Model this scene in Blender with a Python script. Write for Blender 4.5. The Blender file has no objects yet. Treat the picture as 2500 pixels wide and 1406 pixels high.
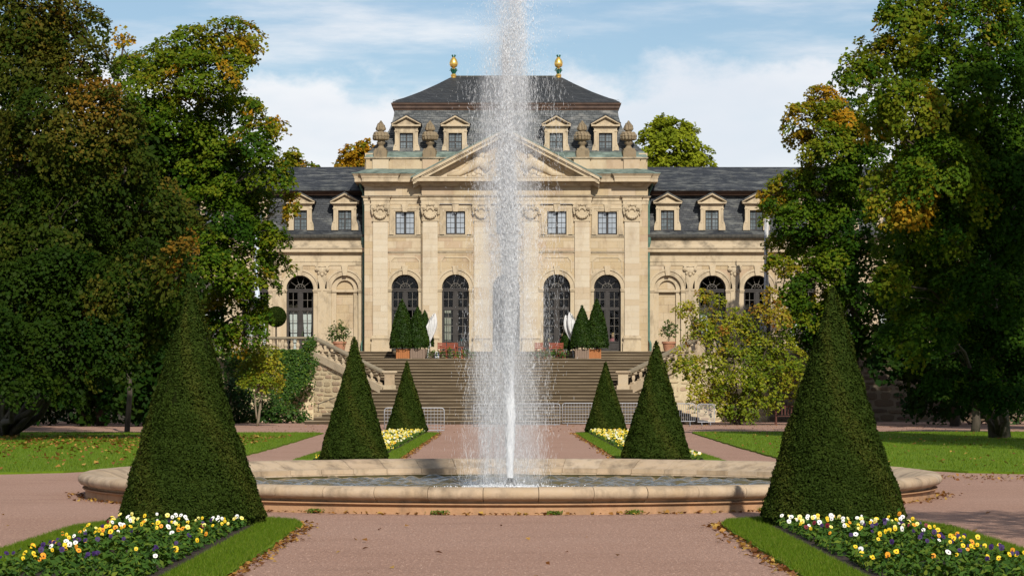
import bpy, math, random
import numpy as np
from mathutils import Vector
R = math.radians
random.seed(7)
rng = np.random.default_rng(7)
SC = bpy.context.scene

# ------------------------------------------------------------------ camera
CAMX, CAMZ, FPX, VX, VY = -0.09, 1.8, 5900.0, 1232.0, 950.0
cam = bpy.data.cameras.new('camera')
cam.sensor_width = 36.0
cam.lens = FPX / 2500.0 * 36.0
cam.shift_x = (1250 - VX) / 2500.0
cam.shift_y = (VY - 703) / 2500.0
cam.clip_start, cam.clip_end = 0.5, 3000
cam_o = bpy.data.objects.new('camera', cam)
cam_o.location = (CAMX, 0, CAMZ)
cam_o.rotation_euler = (R(90), 0, 0)
SC.collection.objects.link(cam_o)
SC.camera = cam_o

# ------------------------------------------------------------------ light
SUN_EL, SUN_AZ = R(35), R(13)          # azimuth: to the right of straight behind the camera
world = bpy.data.worlds.new('World')
SC.world = world
world.use_nodes = True
nt = world.node_tree
nt.nodes.clear()
def wn(t, **k):
    n = nt.nodes.new(t)
    for a, b in k.items(): setattr(n, a, b)
    return n
def wmath(op, a, b=None, c=None, clamp=False):
    n = wn('ShaderNodeMath', operation=op, use_clamp=clamp)
    for i, v in enumerate((a, b, c)):
        if v is None: continue
        if isinstance(v, (int, float)): n.inputs[i].default_value = v
        else: nt.links.new(v, n.inputs[i])
    return n.outputs[0]
out = wn('ShaderNodeOutputWorld'); bg = wn('ShaderNodeBackground')
sky = wn('ShaderNodeTexSky', sky_type='NISHITA', sun_disc=False, sun_elevation=SUN_EL, sun_rotation=math.pi - SUN_AZ)
sky.air_density, sky.dust_density, sky.ozone_density = 1.0, 0.1, 4.0
tc = wn('ShaderNodeTexCoord'); sep = wn('ShaderNodeSeparateXYZ')
nt.links.new(tc.outputs['Generated'], sep.inputs[0])
el = sep.outputs['Z']
def wnoise(scale, detail, rough, sx, sz, off):
    mp = wn('ShaderNodeMapping')
    mp.inputs['Scale'].default_value = (sx, sx, sz); mp.inputs['Location'].default_value = off
    nt.links.new(tc.outputs['Generated'], mp.inputs[0])
    n = wn('ShaderNodeTexNoise'); n.inputs['Scale'].default_value = scale
    n.inputs['Detail'].default_value = detail; n.inputs['Roughness'].default_value = rough
    nt.links.new(mp.outputs[0], n.inputs['Vector'])
    return n.outputs[0]
def wramp(v, a, b, lo=0.0, hi=1.0):
    n = wn('ShaderNodeMapRange', interpolation_type='SMOOTHSTEP', clamp=True)
    nt.links.new(v, n.inputs[0])
    for i, x in zip((1, 2, 3, 4), (a, b, lo, hi)): n.inputs[i].default_value = x
    return n.outputs[0]
# a bank of cumulus low round the whole horizon, thin cirrus veils above it
bank_edge = wmath('ADD', el, wmath('MULTIPLY', wmath('SUBTRACT', wnoise(9, 7, 0.6, 1, 1.6, (3.1, 0.7, 0.2)), 0.5), 0.11))
bank = wramp(bank_edge, 0.119, 0.136, 1.0, 0.0)
bank_soft = wramp(wnoise(5, 5, 0.6, 1, 2.2, (0.3, 1.9, 4.0)), 0.25, 0.5, 0.75, 1.0)
bank = wmath('MULTIPLY', bank, bank_soft)
cirrus = wramp(wnoise(4.2, 8, 0.62, 1, 6.0, (1.7, 5.2, 2.6)), 0.44, 0.68, 0.04, 0.9)
cloud = wmath('MAXIMUM', bank, cirrus, clamp=True)
ctint = wn('ShaderNodeMix', data_type='RGBA')
nt.links.new(wramp(wnoise(7, 5, 0.5, 1, 2.5, (8, 2, 1)), 0.35, 0.65), ctint.inputs[0])
ctint.inputs[6].default_value = (9.4, 9.9, 10.7, 1); ctint.inputs[7].default_value = (11.6, 11.6, 11.7, 1)
blue = wn('ShaderNodeMix', data_type='RGBA', blend_type='MULTIPLY'); blue.inputs[0].default_value = 1
nt.links.new(sky.outputs[0], blue.inputs[6]); blue.inputs[7].default_value = (1.24, 1.17, 1.08, 1)
mx = wn('ShaderNodeMix', data_type='RGBA')
nt.links.new(cloud, mx.inputs[0]); nt.links.new(blue.outputs[2], mx.inputs[6]); nt.links.new(ctint.outputs[2], mx.inputs[7])
nt.links.new(mx.outputs[2], bg.inputs[0]); bg.inputs[1].default_value = 0.085
nt.links.new(bg.outputs[0], out.inputs[0])

sun = bpy.data.lights.new('sun', 'SUN'); sun.energy = 5.0; sun.angle = R(0.53); sun.color = (1.0, 0.945, 0.855)
sun_o = bpy.data.objects.new('sun', sun); SC.collection.objects.link(sun_o)
sdir = Vector((-math.sin(SUN_AZ) * math.cos(SUN_EL), math.cos(SUN_AZ) * math.cos(SUN_EL), -math.sin(SUN_EL)))
sun_o.rotation_euler = sdir.to_track_quat('-Z', 'Y').to_euler(); sun_o.location = (20, -20, 40)

SC.view_settings.view_transform = 'Standard'; SC.view_settings.look = 'None'
SC.view_settings.exposure = 0.0; SC.view_settings.gamma = 1.0; SC.view_settings.use_curve_mapping = False
SC.cycles.max_bounces = 6; SC.cycles.diffuse_bounces = 3; SC.cycles.glossy_bounces = 3
SC.cycles.transmission_bounces = 4; SC.cycles.transparent_max_bounces = 12
SC.cycles.use_denoising = True
SC.cycles.volume_bounces = 1
SC.cycles.sample_clamp_indirect = 6

# ------------------------------------------------------------------ helpers
def at(px, py, d):
    """World point seen at photo pixel (px, py) at distance d."""
    return Vector((CAMX + (px - VX) * d / FPX, d, CAMZ + (VY - py) * d / FPX))
def zat(py, d): return CAMZ + (VY - py) * d / FPX
def xat(px, d): return CAMX + (px - VX) * d / FPX

WL = {}                                   # object name -> world location of its origin (no rotated parents)
def tag(o, label=None, cat=None, group=None, kind=None):
    if label: o['label'] = label
    if cat: o['category'] = cat
    if group: o['group'] = group
    if kind: o['kind'] = kind
    return o
def link(name, data, parent=None, world=(0, 0, 0)):
    o = bpy.data.objects.new(name, data)
    SC.collection.objects.link(o)
    w = Vector(world)
    WL[o.name] = w
    if parent is not None:
        o.parent = parent
        o.location = w - WL[parent.name]
    else:
        o.location = w
    return o
def empty(name, world, label, cat, group=None):
    return tag(link(name, None, None, world), label, cat, group)
def place(o, mesh, name, world, rz=0.0, s=1.0, parent=None):
    c = link(name, mesh, parent, world)
    c.rotation_euler = (0, 0, rz); c.scale = (s, s, s)
    return c
def copy_tree(o, parent=None):
    c = o.copy(); SC.collection.objects.link(c)
    if parent is not None: c.parent = parent
    for ch in list(o.children): copy_tree(ch, c)
    return c

class MB:
    """Collects shapes in world coordinates; build() links them as one mesh object."""
    def __init__(s): s.v, s.f, s.m, s.cur = [], [], [], 0
    def add(s, vs, fs):
        n = len(s.v); s.v += [tuple(p) for p in vs]
        for f in fs: s.f.append(tuple(i + n for i in f)); s.m.append(s.cur)
    def box(s, x0, x1, y0, y1, z0, z1):
        if x0 > x1: x0, x1 = x1, x0
        s.add([(x0,y0,z0),(x1,y0,z0),(x1,y1,z0),(x0,y1,z0),(x0,y0,z1),(x1,y0,z1),(x1,y1,z1),(x0,y1,z1)],
              [(0,3,2,1),(4,5,6,7),(0,1,5,4),(1,2,6,5),(2,3,7,6),(3,0,4,7)])
    def prism(s, poly, y0, y1):           # polygon of (x, z), counter-clockwise seen from -y
        n = len(poly)
        a = sum(poly[i][0]*poly[(i+1)%n][1]-poly[(i+1)%n][0]*poly[i][1] for i in range(n))
        if a < 0: poly = poly[::-1]
        s.add([(x,y0,z) for x,z in poly]+[(x,y1,z) for x,z in poly],
              [tuple(range(n)), tuple(range(2*n-1,n-1,-1))]+[(i,i+n,(i+1)%n+n,(i+1)%n) for i in range(n)])
    def slab(s, poly, z0, z1):            # polygon of (x, y)
        n = len(poly)
        a = sum(poly[i][0]*poly[(i+1)%n][1]-poly[(i+1)%n][0]*poly[i][1] for i in range(n))
        if a < 0: poly = poly[::-1]
        s.add([(x,y,z0) for x,y in poly]+[(x,y,z1) for x,y in poly],
              [tuple(range(n-1,-1,-1)), tuple(range(n,2*n))]+[(i,(i+1)%n,(i+1)%n+n,i+n) for i in range(n)])
    def band(s, inner, outer, y0, y1):    # strip between two open (x, z) chains, extruded along y
        n = len(inner)
        vs = []
        for c in (inner, outer):
            for y in (y0, y1): vs += [(x,y,z) for x,z in c]
        I0,I1,O0,O1 = 0,n,2*n,3*n
        fs = []
        for i in range(n-1):
            fs += [(I0+i,O0+i,O0+i+1,I0+i+1),(I1+i,I1+i+1,O1+i+1,O1+i),(I0+i,I0+i+1,I1+i+1,I1+i),(O0+i,O1+i,O1+i+1,O0+i+1)]
        fs += [(I0,I1,O1,O0),(I0+n-1,O0+n-1,O1+n-1,I1+n-1)]
        s.add(vs, fs)
    def lathe(s, prof, c, seg=12, rfun=None, a0=0.0, a1=2*math.pi, caps=True):
        full = abs(a1-a0-2*math.pi) < 1e-6
        k = seg if full else seg+1
        vs = []
        for r, z in prof:
            for i in range(k):
                a = a0+(a1-a0)*i/seg
                rr = r*(rfun(a, z) if rfun else 1)
                vs.append((c[0]+rr*math.cos(a), c[1]+rr*math.sin(a), c[2]+z))
        fs = []
        for j in range(len(prof)-1):
            for i in range(k if full else k-1):
                i2 = (i+1)%k
                fs.append((j*k+i, j*k+i2, (j+1)*k+i2, (j+1)*k+i))
        if full and caps:
            if prof[0][0] > 1e-4: fs.append(tuple(range(k-1,-1,-1)))
            if prof[-1][0] > 1e-4: fs.append(tuple((len(prof)-1)*k+i for i in range(k)))
        s.add(vs, fs)
    def tube(s, pts, rad, seg=6, cap=True):
        pts = [Vector(p) for p in pts]
        if not isinstance(rad, (list, tuple)): rad = [rad]*len(pts)
        vs = []; n0 = None
        for i, p in enumerate(pts):
            t = (pts[min(i+1,len(pts)-1)]-pts[max(i-1,0)]).normalized()
            if n0 is None:
                n0 = t.orthogonal().normalized()
            n0 = (n0 - t*n0.dot(t))
            if n0.length < 1e-5: n0 = t.orthogonal()
            n0.normalize(); b = t.cross(n0)
            for k in range(seg):
                a = 2*math.pi*k/seg
                vs.append(p+(n0*math.cos(a)+b*math.sin(a))*rad[i])
        fs = [(j*seg+k, j*seg+(k+1)%seg, (j+1)*seg+(k+1)%seg, (j+1)*seg+k) for j in range(len(pts)-1) for k in range(seg)]
        if cap: fs += [tuple(range(seg-1,-1,-1)), tuple((len(pts)-1)*seg+k for k in range(seg))]
        s.add(vs, fs)
    def ball(s, c, r, seg=8, rings=5, sq=(1,1,1)):
        prof = [(math.sin(math.pi*i/rings)*r, -math.cos(math.pi*i/rings)*r) for i in range(rings+1)]
        n = len(s.v); s.lathe([(max(a,1e-5), b) for a, b in prof], (0,0,0), seg)
        for i in range(n, len(s.v)):
            x,y,z = s.v[i]; s.v[i] = (c[0]+x*sq[0], c[1]+y*sq[1], c[2]+z*sq[2])
    def sweep(s, prof, plan, closed=False):   # prof: (out, z) loop; plan: (x, y) going so that outside is on its right
        q = [plan[0]]
        for pt in plan[1:]:
            if math.hypot(pt[0]-q[-1][0], pt[1]-q[-1][1]) > 1e-4: q.append(pt)
        plan = q; k = len(plan); offs = []
        def nrm(a, b):
            dx, dy = b[0]-a[0], b[1]-a[1]; l = math.hypot(dx, dy)
            return (dy/l, -dx/l)
        for i in range(k):
            if closed: n1, n2 = nrm(plan[i-1], plan[i]), nrm(plan[i], plan[(i+1)%k])
            else:
                n1 = nrm(plan[i-1], plan[i]) if i else nrm(plan[0], plan[1])
                n2 = nrm(plan[i], plan[i+1]) if i < k-1 else n1
            d = 1+n1[0]*n2[0]+n1[1]*n2[1]
            offs.append(((n1[0]+n2[0])/d, (n1[1]+n2[1])/d))
        n = len(prof); vs = []
        for (x, y), (ox, oy) in zip(plan, offs):
            vs += [(x+ox*o, y+oy*o, z) for o, z in prof]
        fs = []
        for i in range(k if closed else k-1):
            j = (i+1)%k
            for a in range(n):
                b = (a+1)%n
                fs.append((i*n+a, i*n+b, j*n+b, j*n+a))
        if not closed: fs += [tuple(range(n)), tuple((k-1)*n+a for a in range(n-1,-1,-1))]
        s.add(vs, fs)
    def loft(s, rings, cap=True):
        k = len(rings[0]); vs = [p for r in rings for p in r]
        fs = [(j*k+i, j*k+(i+1)%k, (j+1)*k+(i+1)%k, (j+1)*k+i) for j in range(len(rings)-1) for i in range(k)]
        if cap: fs += [tuple(range(k-1,-1,-1)), tuple((len(rings)-1)*k+i for i in range(k))]
        s.add(vs, fs)
    def mesh(s, name, mats, origin=(0,0,0), smooth=False):
        me = bpy.data.meshes.new(name)
        o = Vector(origin)
        me.from_pydata([Vector(p)-o for p in s.v], [], s.f)
        mats = mats if isinstance(mats, (list, tuple)) else [mats]
        for m in mats: me.materials.append(m)
        if len(mats) > 1: me.polygons.foreach_set('material_index', s.m)
        if smooth is True: me.polygons.foreach_set('use_smooth', [True]*len(s.f))
        me.update()
        if smooth == 'auto':
            me.polygons.foreach_set('use_smooth', [True]*len(s.f))
            try: me.set_sharp_from_angle(angle=R(38))
            except Exception: pass
        return me
    def build(s, name, mats, parent=None, origin=None, smooth=False):
        if origin is None:
            if parent is not None: origin = WL[parent.name]
            else:
                a = np.array([tuple(p) for p in s.v]); lo, hi = a.min(0), a.max(0)
                origin = ((lo[0]+hi[0])/2, (lo[1]+hi[1])/2, lo[2])
        return link(name, s.mesh(name, mats, origin, smooth), parent, origin)

def np_mesh(name, verts, faces, mat, tint=None):
    """verts (N,3), faces (M,k) arrays -> mesh; tint is one float per face (its place on the colour ramp)."""
    me = bpy.data.meshes.new(name)
    M, k = faces.shape
    me.vertices.add(len(verts)); me.vertices.foreach_set('co', np.asarray(verts, np.float32).ravel())
    me.loops.add(M*k); me.loops.foreach_set('vertex_index', np.asarray(faces, np.int32).ravel())
    me.polygons.add(M); me.polygons.foreach_set('loop_start', np.arange(0, M*k, k, dtype=np.int32))
    me.update(calc_edges=True)
    if tint is not None:
        at_ = me.attributes.new('tint', 'FLOAT', 'FACE'); at_.data.foreach_set('value', np.asarray(tint, np.float32))
    for m in (mat if isinstance(mat, (list, tuple)) else [mat]): me.materials.append(m)
    return me
def unit(a): return a/np.maximum(np.linalg.norm(a, axis=1, keepdims=True), 1e-9)
def leaves(pos, nrm, size, aspect=0.62, droop=None, fold=0.18):
    """One folded four-cornered leaf per point."""
    n = len(pos); nrm = unit(nrm)
    t = rng.normal(size=(n, 3))
    if droop is not None: t = t*(1-droop)+np.array([0, 0, -1.0])*droop*1.6
    t = unit(t-nrm*(t*nrm).sum(1, keepdims=True)); b = np.cross(nrm, t)
    s = size[:, None]
    v = np.empty((n, 4, 3))
    v[:, 0] = pos-t*s*0.5
    v[:, 1] = pos+b*s*aspect*0.5+nrm*s*fold-t*s*0.06
    v[:, 2] = pos+t*s*0.5
    v[:, 3] = pos-b*s*aspect*0.5+nrm*s*fold-t*s*0.06
    return v.reshape(-1, 3), np.arange(4*n).reshape(n, 4)
def np_object(name, verts, faces, mat, tint=None, parent=None, origin=None):
    if origin is None: origin = WL[parent.name] if parent is not None else Vector((0, 0, 0))
    me = np_mesh(name, np.asarray(verts)-np.array(tuple(origin)), faces, mat, tint)
    return link(name, me, parent, origin)

# ------------------------------------------------------------------ materials
def new_mat(name):
    m = bpy.data.materials.new(name); m.use_nodes = True
    return m, m.node_tree, m.node_tree.nodes['Principled BSDF']
class NT:
    def __init__(s, t): s.t = t
    def n(s, ty, **k):
        x = s.t.nodes.new(ty)
        for a, b in k.items(): setattr(x, a, b)
        return x
    def noise(s, scale, detail=4, rough=0.55, vec=None, stretch=None):
        n = s.n('ShaderNodeTexNoise'); n.inputs['Scale'].default_value = scale
        n.inputs['Detail'].default_value = detail; n.inputs['Roughness'].default_value = rough
        if vec is None: vec = s.geo()
        if stretch:
            mp = s.n('ShaderNodeMapping'); mp.inputs['Scale'].default_value = stretch
            s.t.links.new(vec, mp.inputs[0]); vec = mp.outputs[0]
        s.t.links.new(vec, n.inputs['Vector'])
        return n.outputs[0]
    def geo(s): return s.n('ShaderNodeNewGeometry').outputs['Position']
    def ramp(s, v, a, b, lo=0.0, hi=1.0):
        n = s.n('ShaderNodeMapRange', clamp=True)
        s.t.links.new(v, n.inputs[0])
        for i, x in zip((1,2,3,4), (a,b,lo,hi)): n.inputs[i].default_value = x
        return n.outputs[0]
    def mix(s, f, a, b, blend='MIX'):
        n = s.n('ShaderNodeMix', data_type='RGBA', blend_type=blend)
        for i, v in ((0, f), (6, a), (7, b)):
            if isinstance(v, (int, float)): n.inputs[i].default_value = v
            elif isinstance(v, tuple): n.inputs[i].default_value = (*v, 1)
            else: s.t.links.new(v, n.inputs[i])
        return n.outputs[2]
    def math(s, op, a, b=0.0):
        n = s.n('ShaderNodeMath', operation=op)
        for i, v in enumerate((a, b)):
            if isinstance(v, (int, float)): n.inputs[i].default_value = v
            else: s.t.links.new(v, n.inputs[i])
        return n.outputs[0]
    def rand(s):                          # one value per piece, whether it is an object or an island of a joined mesh
        a = s.n('ShaderNodeObjectInfo').outputs['Random']; b = s.n('ShaderNodeNewGeometry').outputs['Random Per Island']
        return s.math('FRACT', s.math('ADD', a, b))
    def cramp(s, f, stops, const=False):
        n = s.n('ShaderNodeValToRGB'); s.t.links.new(f, n.inputs[0])
        e = n.color_ramp.elements
        while len(e) < len(stops): e.new(0.5)
        for el_, (p, c) in zip(e, stops): el_.position = p; el_.color = (*c, 1)
        if const: n.color_ramp.interpolation = 'CONSTANT'
        return n.outputs[0]
    def bump(s, h, strength, dist, bs):
        n = s.n('ShaderNodeBump'); n.inputs['Strength'].default_value = strength; n.inputs['Distance'].default_value = dist
        s.t.links.new(h, n.inputs['Height']); s.t.links.new(n.outputs[0], bs.inputs['Normal'])
def simple(name, c1, c2=None, scale=6, rough=0.8, bump=0, bscale=None, metallic=0, spec=0.3, stretch=None, detail=4):
    m, t, b = new_mat(name); k = NT(t)
    b.inputs['Roughness'].default_value = rough; b.inputs['Metallic'].default_value = metallic
    b.inputs['Specular IOR Level'].default_value = spec
    if c2 is None: b.inputs['Base Color'].default_value = (*c1, 1)
    else:
        f = k.ramp(k.noise(scale, detail, stretch=stretch), 0.3, 0.7)
        t.links.new(k.mix(f, c1, c2), b.inputs['Base Color'])
    if bump: k.bump(k.noise(bscale or scale*4, 5), 0.6, bump, b)
    return m
def stone_mat(name, tones, stain=(0.2, 0.15, 0.1), stain_amt=0.5, grain=0.12, rough=0.85, stain_scale=0.9, bump=0.01, lo=0.52, hi=0.78, zs=0.45):
    m, t, b = new_mat(name); k = NT(t)
    n = len(tones)
    c = k.cramp(k.rand(), [(i/max(n-1, 1), q) for i, q in enumerate(tones)])
    f = k.noise(5, 6, 0.7)
    c = k.mix(k.ramp(f, 0.3, 0.75, 0, grain*2.2), c, (0.9, 0.8, 0.62), 'MULTIPLY')
    s1 = k.noise(stain_scale, 7, 0.65, stretch=(1, 1, zs))
    c = k.mix(k.ramp(s1, lo, hi, 0, stain_amt), c, stain)
    t.links.new(c, b.inputs['Base Color'])
    b.inputs['Roughness'].default_value = rough; b.inputs['Specular IOR Level'].default_value = 0.2
    k.bump(k.noise(18, 6, 0.6), 0.5, bump, b)
    return m
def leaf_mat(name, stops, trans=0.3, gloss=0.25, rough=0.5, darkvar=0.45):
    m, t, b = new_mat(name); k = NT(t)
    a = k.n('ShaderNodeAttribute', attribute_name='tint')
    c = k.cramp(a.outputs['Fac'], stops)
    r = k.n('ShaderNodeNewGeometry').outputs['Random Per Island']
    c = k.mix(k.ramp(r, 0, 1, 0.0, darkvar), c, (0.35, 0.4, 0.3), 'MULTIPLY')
    t.links.new(c, b.inputs['Base Color']); b.inputs['Roughness'].default_value = rough
    b.inputs['Specular IOR Level'].default_value = gloss
    tr = k.n('ShaderNodeBsdfTranslucent')
    t.links.new(k.mix(1.0, c, (1.25, 1.2, 0.5), 'MULTIPLY'), tr.inputs[0])
    mx_ = k.n('ShaderNodeMixShader'); mx_.inputs[0].default_value = trans
    t.links.new(b.outputs[0], mx_.inputs[1]); t.links.new(tr.outputs[0], mx_.inputs[2])
    t.links.new(mx_.outputs[0], t.nodes['Material Output'].inputs[0])
    return m

M = {}
SAND = [(0.425,0.332,0.207), (0.47,0.378,0.253), (0.44,0.345,0.215), (0.495,0.407,0.285), (0.43,0.325,0.222), (0.515,0.435,0.317), (0.455,0.365,0.24)]
PALE = [(0.495,0.42,0.31), (0.525,0.455,0.345), (0.465,0.375,0.26), (0.545,0.48,0.37), (0.505,0.425,0.31)]
M['ashlar'] = stone_mat('ashlar', SAND, (0.25,0.17,0.105), 0.7, 0.24, stain_scale=1.5, lo=0.5, hi=0.76)
M['pale'] = stone_mat('pale_ashlar', PALE, (0.28,0.2,0.13), 0.6, 0.18, stain_scale=1.0)
M['trim'] = stone_mat('trim_stone', [(0.45,0.37,0.255), (0.50,0.415,0.29), (0.47,0.385,0.27)], (0.16,0.125,0.085), 0.9, 0.22, stain_scale=1.8, lo=0.49, hi=0.76)
M['joint'] = simple('wall_joint', (0.24,0.165,0.095), (0.32,0.23,0.135), 2)
M['cove'] = stone_mat('weathered_cove', [(0.40,0.325,0.23), (0.45,0.37,0.26)], (0.11,0.09,0.065), 0.9, 0.2, stain_scale=1.6, lo=0.44, hi=0.7, zs=1.4)
M['urn'] = stone_mat('urn_stone', [(0.22,0.17,0.11), (0.25,0.2,0.13)], (0.05,0.05,0.04), 0.9, 0.3, stain_scale=3, bump=0.03)
M['copper'] = simple('green_copper', (0.06,0.085,0.07), (0.20,0.25,0.21), 2.2, 0.6, stretch=(1, 1, 2))
M['pipe'] = simple('green_pipe', (0.06,0.13,0.10), (0.10,0.18,0.14), 5, 0.5)
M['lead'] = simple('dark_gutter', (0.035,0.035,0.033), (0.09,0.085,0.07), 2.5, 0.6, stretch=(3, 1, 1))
M['roofwood'] = simple('brown_eaves', (0.05,0.03,0.022), (0.11,0.066,0.044), 2, 0.6)
M['gold'] = simple('gilded', (0.85,0.52,0.10), (0.95,0.66,0.2), 8, 0.35, metallic=0.85, spec=0.5)
M['goldleafs'] = simple('painted_green', (0.01,0.07,0.05), (0.02,0.12,0.08), 8, 0.4)
def slate(name, c1, c2, streak, amt):
    m, t, b = new_mat(name); k = NT(t)
    p = k.n('ShaderNodeSeparateXYZ'); t.links.new(k.geo(), p.inputs[0])
    cb = k.n('ShaderNodeCombineXYZ')
    t.links.new(k.math('ADD', p.outputs[0], p.outputs[1]), cb.inputs[0]); t.links.new(p.outputs[2], cb.inputs[1])
    br = k.n('ShaderNodeTexBrick'); t.links.new(cb.outputs[0], br.inputs[0])
    br.inputs['Scale'].default_value = 1.0; br.inputs['Brick Width'].default_value = 0.24; br.inputs['Row Height'].default_value = 0.13
    br.inputs['Mortar Size'].default_value = 0.008; br.inputs['Bias'].default_value = -0.1
    br.inputs['Color1'].default_value = (*c1, 1); br.inputs['Color2'].default_value = (*c2, 1)
    br.inputs['Mortar'].default_value = (0.012, 0.012, 0.012, 1)
    f = k.ramp(k.noise(1.9, 6, 0.7, stretch=(0.5, 1, 2.0)), 0.49, 0.66, 0, amt)
    c = k.mix(f, br.outputs[0], streak)
    c = k.mix(k.ramp(k.noise(0.35, 3), 0.35, 0.65, 0, 0.45), c, (0.55, 0.6, 0.62), 'MULTIPLY')
    t.links.new(c, b.inputs['Base Color']); b.inputs['Roughness'].default_value = 0.62
    b.inputs['Specular IOR Level'].default_value = 0.25
    k.bump(br.outputs['Fac'], 0.5, -0.02, b)
    return m
M['slate'] = slate('roof_slate', (0.030,0.033,0.038), (0.052,0.056,0.062), (0.19,0.19,0.17), 0.7)
M['slate_top'] = slate('top_slate', (0.032,0.034,0.036), (0.05,0.052,0.054), (0.08,0.08,0.075), 0.3)
M['slate_worn'] = slate('worn_slate', (0.055,0.06,0.062), (0.10,0.107,0.107), (0.27,0.26,0.235), 0.75)
M['joinery'] = simple('dark_joinery', (0.028,0.024,0.021), (0.045,0.04,0.036), 3, 0.5)
M['sash'] = simple('window_bars', (0.10,0.09,0.075), (0.13,0.115,0.095), 3, 0.5)
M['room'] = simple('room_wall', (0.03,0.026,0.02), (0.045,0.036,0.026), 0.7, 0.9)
M['curtain'] = simple('white_curtain', (0.75,0.74,0.72), (0.6,0.6,0.6), 3, 0.9, stretch=(8, 8, 0.3))
def glass(name, tintc, refl):
    m, t, b = new_mat(name); k = NT(t)
    g = k.n('ShaderNodeBsdfGlossy'); g.inputs['Roughness'].default_value = 0.03; g.inputs[0].default_value = (1, 1, 1, 1)
    k.bump(k.noise(2.5, 2), 0.12, 0.02, type('x', (), {'inputs': {'Normal': g.inputs['Normal']}}))
    tr = k.n('ShaderNodeBsdfTransparent'); tr.inputs[0].default_value = (*tintc, 1)
    mx_ = k.n('ShaderNodeMixShader'); mx_.inputs[0].default_value = refl
    t.links.new(tr.outputs[0], mx_.inputs[1]); t.links.new(g.outputs[0], mx_.inputs[2])
    t.links.new(mx_.outputs[0], t.nodes['Material Output'].inputs[0])
    return m
M['glass'] = glass('door_glass', (0.75, 0.8, 0.78), 0.022)
def blindglass(name, c1, c2, spec):
    m = simple(name, c1, c2, 0.9, 0.06, spec=spec)
    return m
M['paleglass'] = blindglass('pale_window_glass', (0.22,0.25,0.28), (0.36,0.40,0.44), 0.9)  # pane colour carries the sky's reflection and the pale curtains behind
M['darkglass'] = blindglass('dormer_glass', (0.06,0.075,0.08), (0.16,0.19,0.20), 0.8)
# stairs and rubble
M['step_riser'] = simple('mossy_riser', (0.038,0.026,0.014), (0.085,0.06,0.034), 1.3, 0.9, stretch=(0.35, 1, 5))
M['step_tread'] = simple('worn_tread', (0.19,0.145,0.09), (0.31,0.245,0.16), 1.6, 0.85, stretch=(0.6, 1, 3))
M['bal'] = stone_mat('balustrade_stone', [(0.40,0.33,0.23), (0.46,0.38,0.27), (0.36,0.28,0.19)], (0.1,0.085,0.06), 0.75, 0.2, stain_scale=2.2)
M['rail'] = stone_mat('rail_stone', [(0.22,0.185,0.13), (0.26,0.22,0.155)], (0.08,0.075,0.055), 0.85, 0.2, stain_scale=2.0)
M['rubble'] = stone_mat('rubble', [(0.48,0.39,0.245), (0.41,0.335,0.22), (0.52,0.42,0.265), (0.44,0.355,0.235), (0.46,0.33,0.225), (0.36,0.30,0.205)], (0.12,0.09,0.06), 0.5, 0.25, stain_scale=3, bump=0.04)
M['mortar'] = simple('pale_mortar', (0.50,0.405,0.245), (0.62,0.52,0.33), 3, 0.95, bump=0.03)
M['rubble_dark'] = stone_mat('dark_rubble', [(0.09,0.066,0.045), (0.115,0.085,0.055), (0.07,0.05,0.036), (0.10,0.066,0.048)], (0.05,0.04,0.03), 0.5, 0.25, stain_scale=3, bump=0.04)  # dark stone, toned down further to put more shade on the wall
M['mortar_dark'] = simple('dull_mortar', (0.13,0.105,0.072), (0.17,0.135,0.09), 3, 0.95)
# ground
def ground_mat(name, c1, c2, c3, fine, bump):
    m, t, b = new_mat(name); k = NT(t)
    c = k.mix(k.ramp(k.noise(0.22, 5, 0.6), 0.35, 0.65), c1, c2)
    c = k.mix(k.ramp(k.noise(fine, 3, 0.8), 0.42, 0.62, 0, 0.85), c, c3)
    c = k.mix(k.ramp(k.noise(fine*0.6, 2, 0.5), 0.57, 0.68, 0, 0.55), c, (c1[0]*1.9, c1[1]*2.0, c1[2]*2.1))
    c = k.mix(k.ramp(k.noise(1.3, 5, 0.7, stretch=(0.35, 1, 1)), 0.5, 0.75, 0, 0.3), c, (0.17, 0.098, 0.066))
    t.links.new(c, b.inputs['Base Color']); b.inputs['Roughness'].default_value = 0.95
    b.inputs['Specular IOR Level'].default_value = 0.15
    k.bump(k.noise(fine, 4, 0.7), 1.0, bump, b)
    return m
M['gravel'] = ground_mat('red_gravel', (0.385,0.232,0.165), (0.44,0.278,0.205), (0.235,0.132,0.093), 38, 0.02)
def lawn_mat(name, c1, c2, c3):
    m, t, b = new_mat(name); k = NT(t)
    c = k.mix(k.ramp(k.noise(0.5, 5, 0.65), 0.3, 0.7), c1, c2)
    c = k.mix(k.ramp(k.noise(22, 4, 0.7, stretch=(1, 0.35, 1)), 0.4, 0.7, 0, 0.6), c, c3)
    t.links.new(c, b.inputs['Base Color']); b.inputs['Roughness'].default_value = 0.85
    b.inputs['Specular IOR Level'].default_value = 0.1
    k.bump(k.noise(26, 5, 0.7, stretch=(1, 0.5, 1)), 0.9, 0.04, b)
    return m
M['lawn'] = lawn_mat('lawn_turf', (0.11,0.185,0.008), (0.15,0.225,0.012), (0.065,0.125,0.006))
M['soil'] = simple('dark_soil', (0.022,0.014,0.009), (0.05,0.032,0.02), 9, 0.95, bump=0.05, bscale=25)
M['blade'] = leaf_mat('grass_blade', [(0, (0.06,0.12,0.006)), (0.6, (0.14,0.215,0.012)), (1, (0.28,0.26,0.06))], 0.35, 0.1, darkvar=.3)
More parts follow.
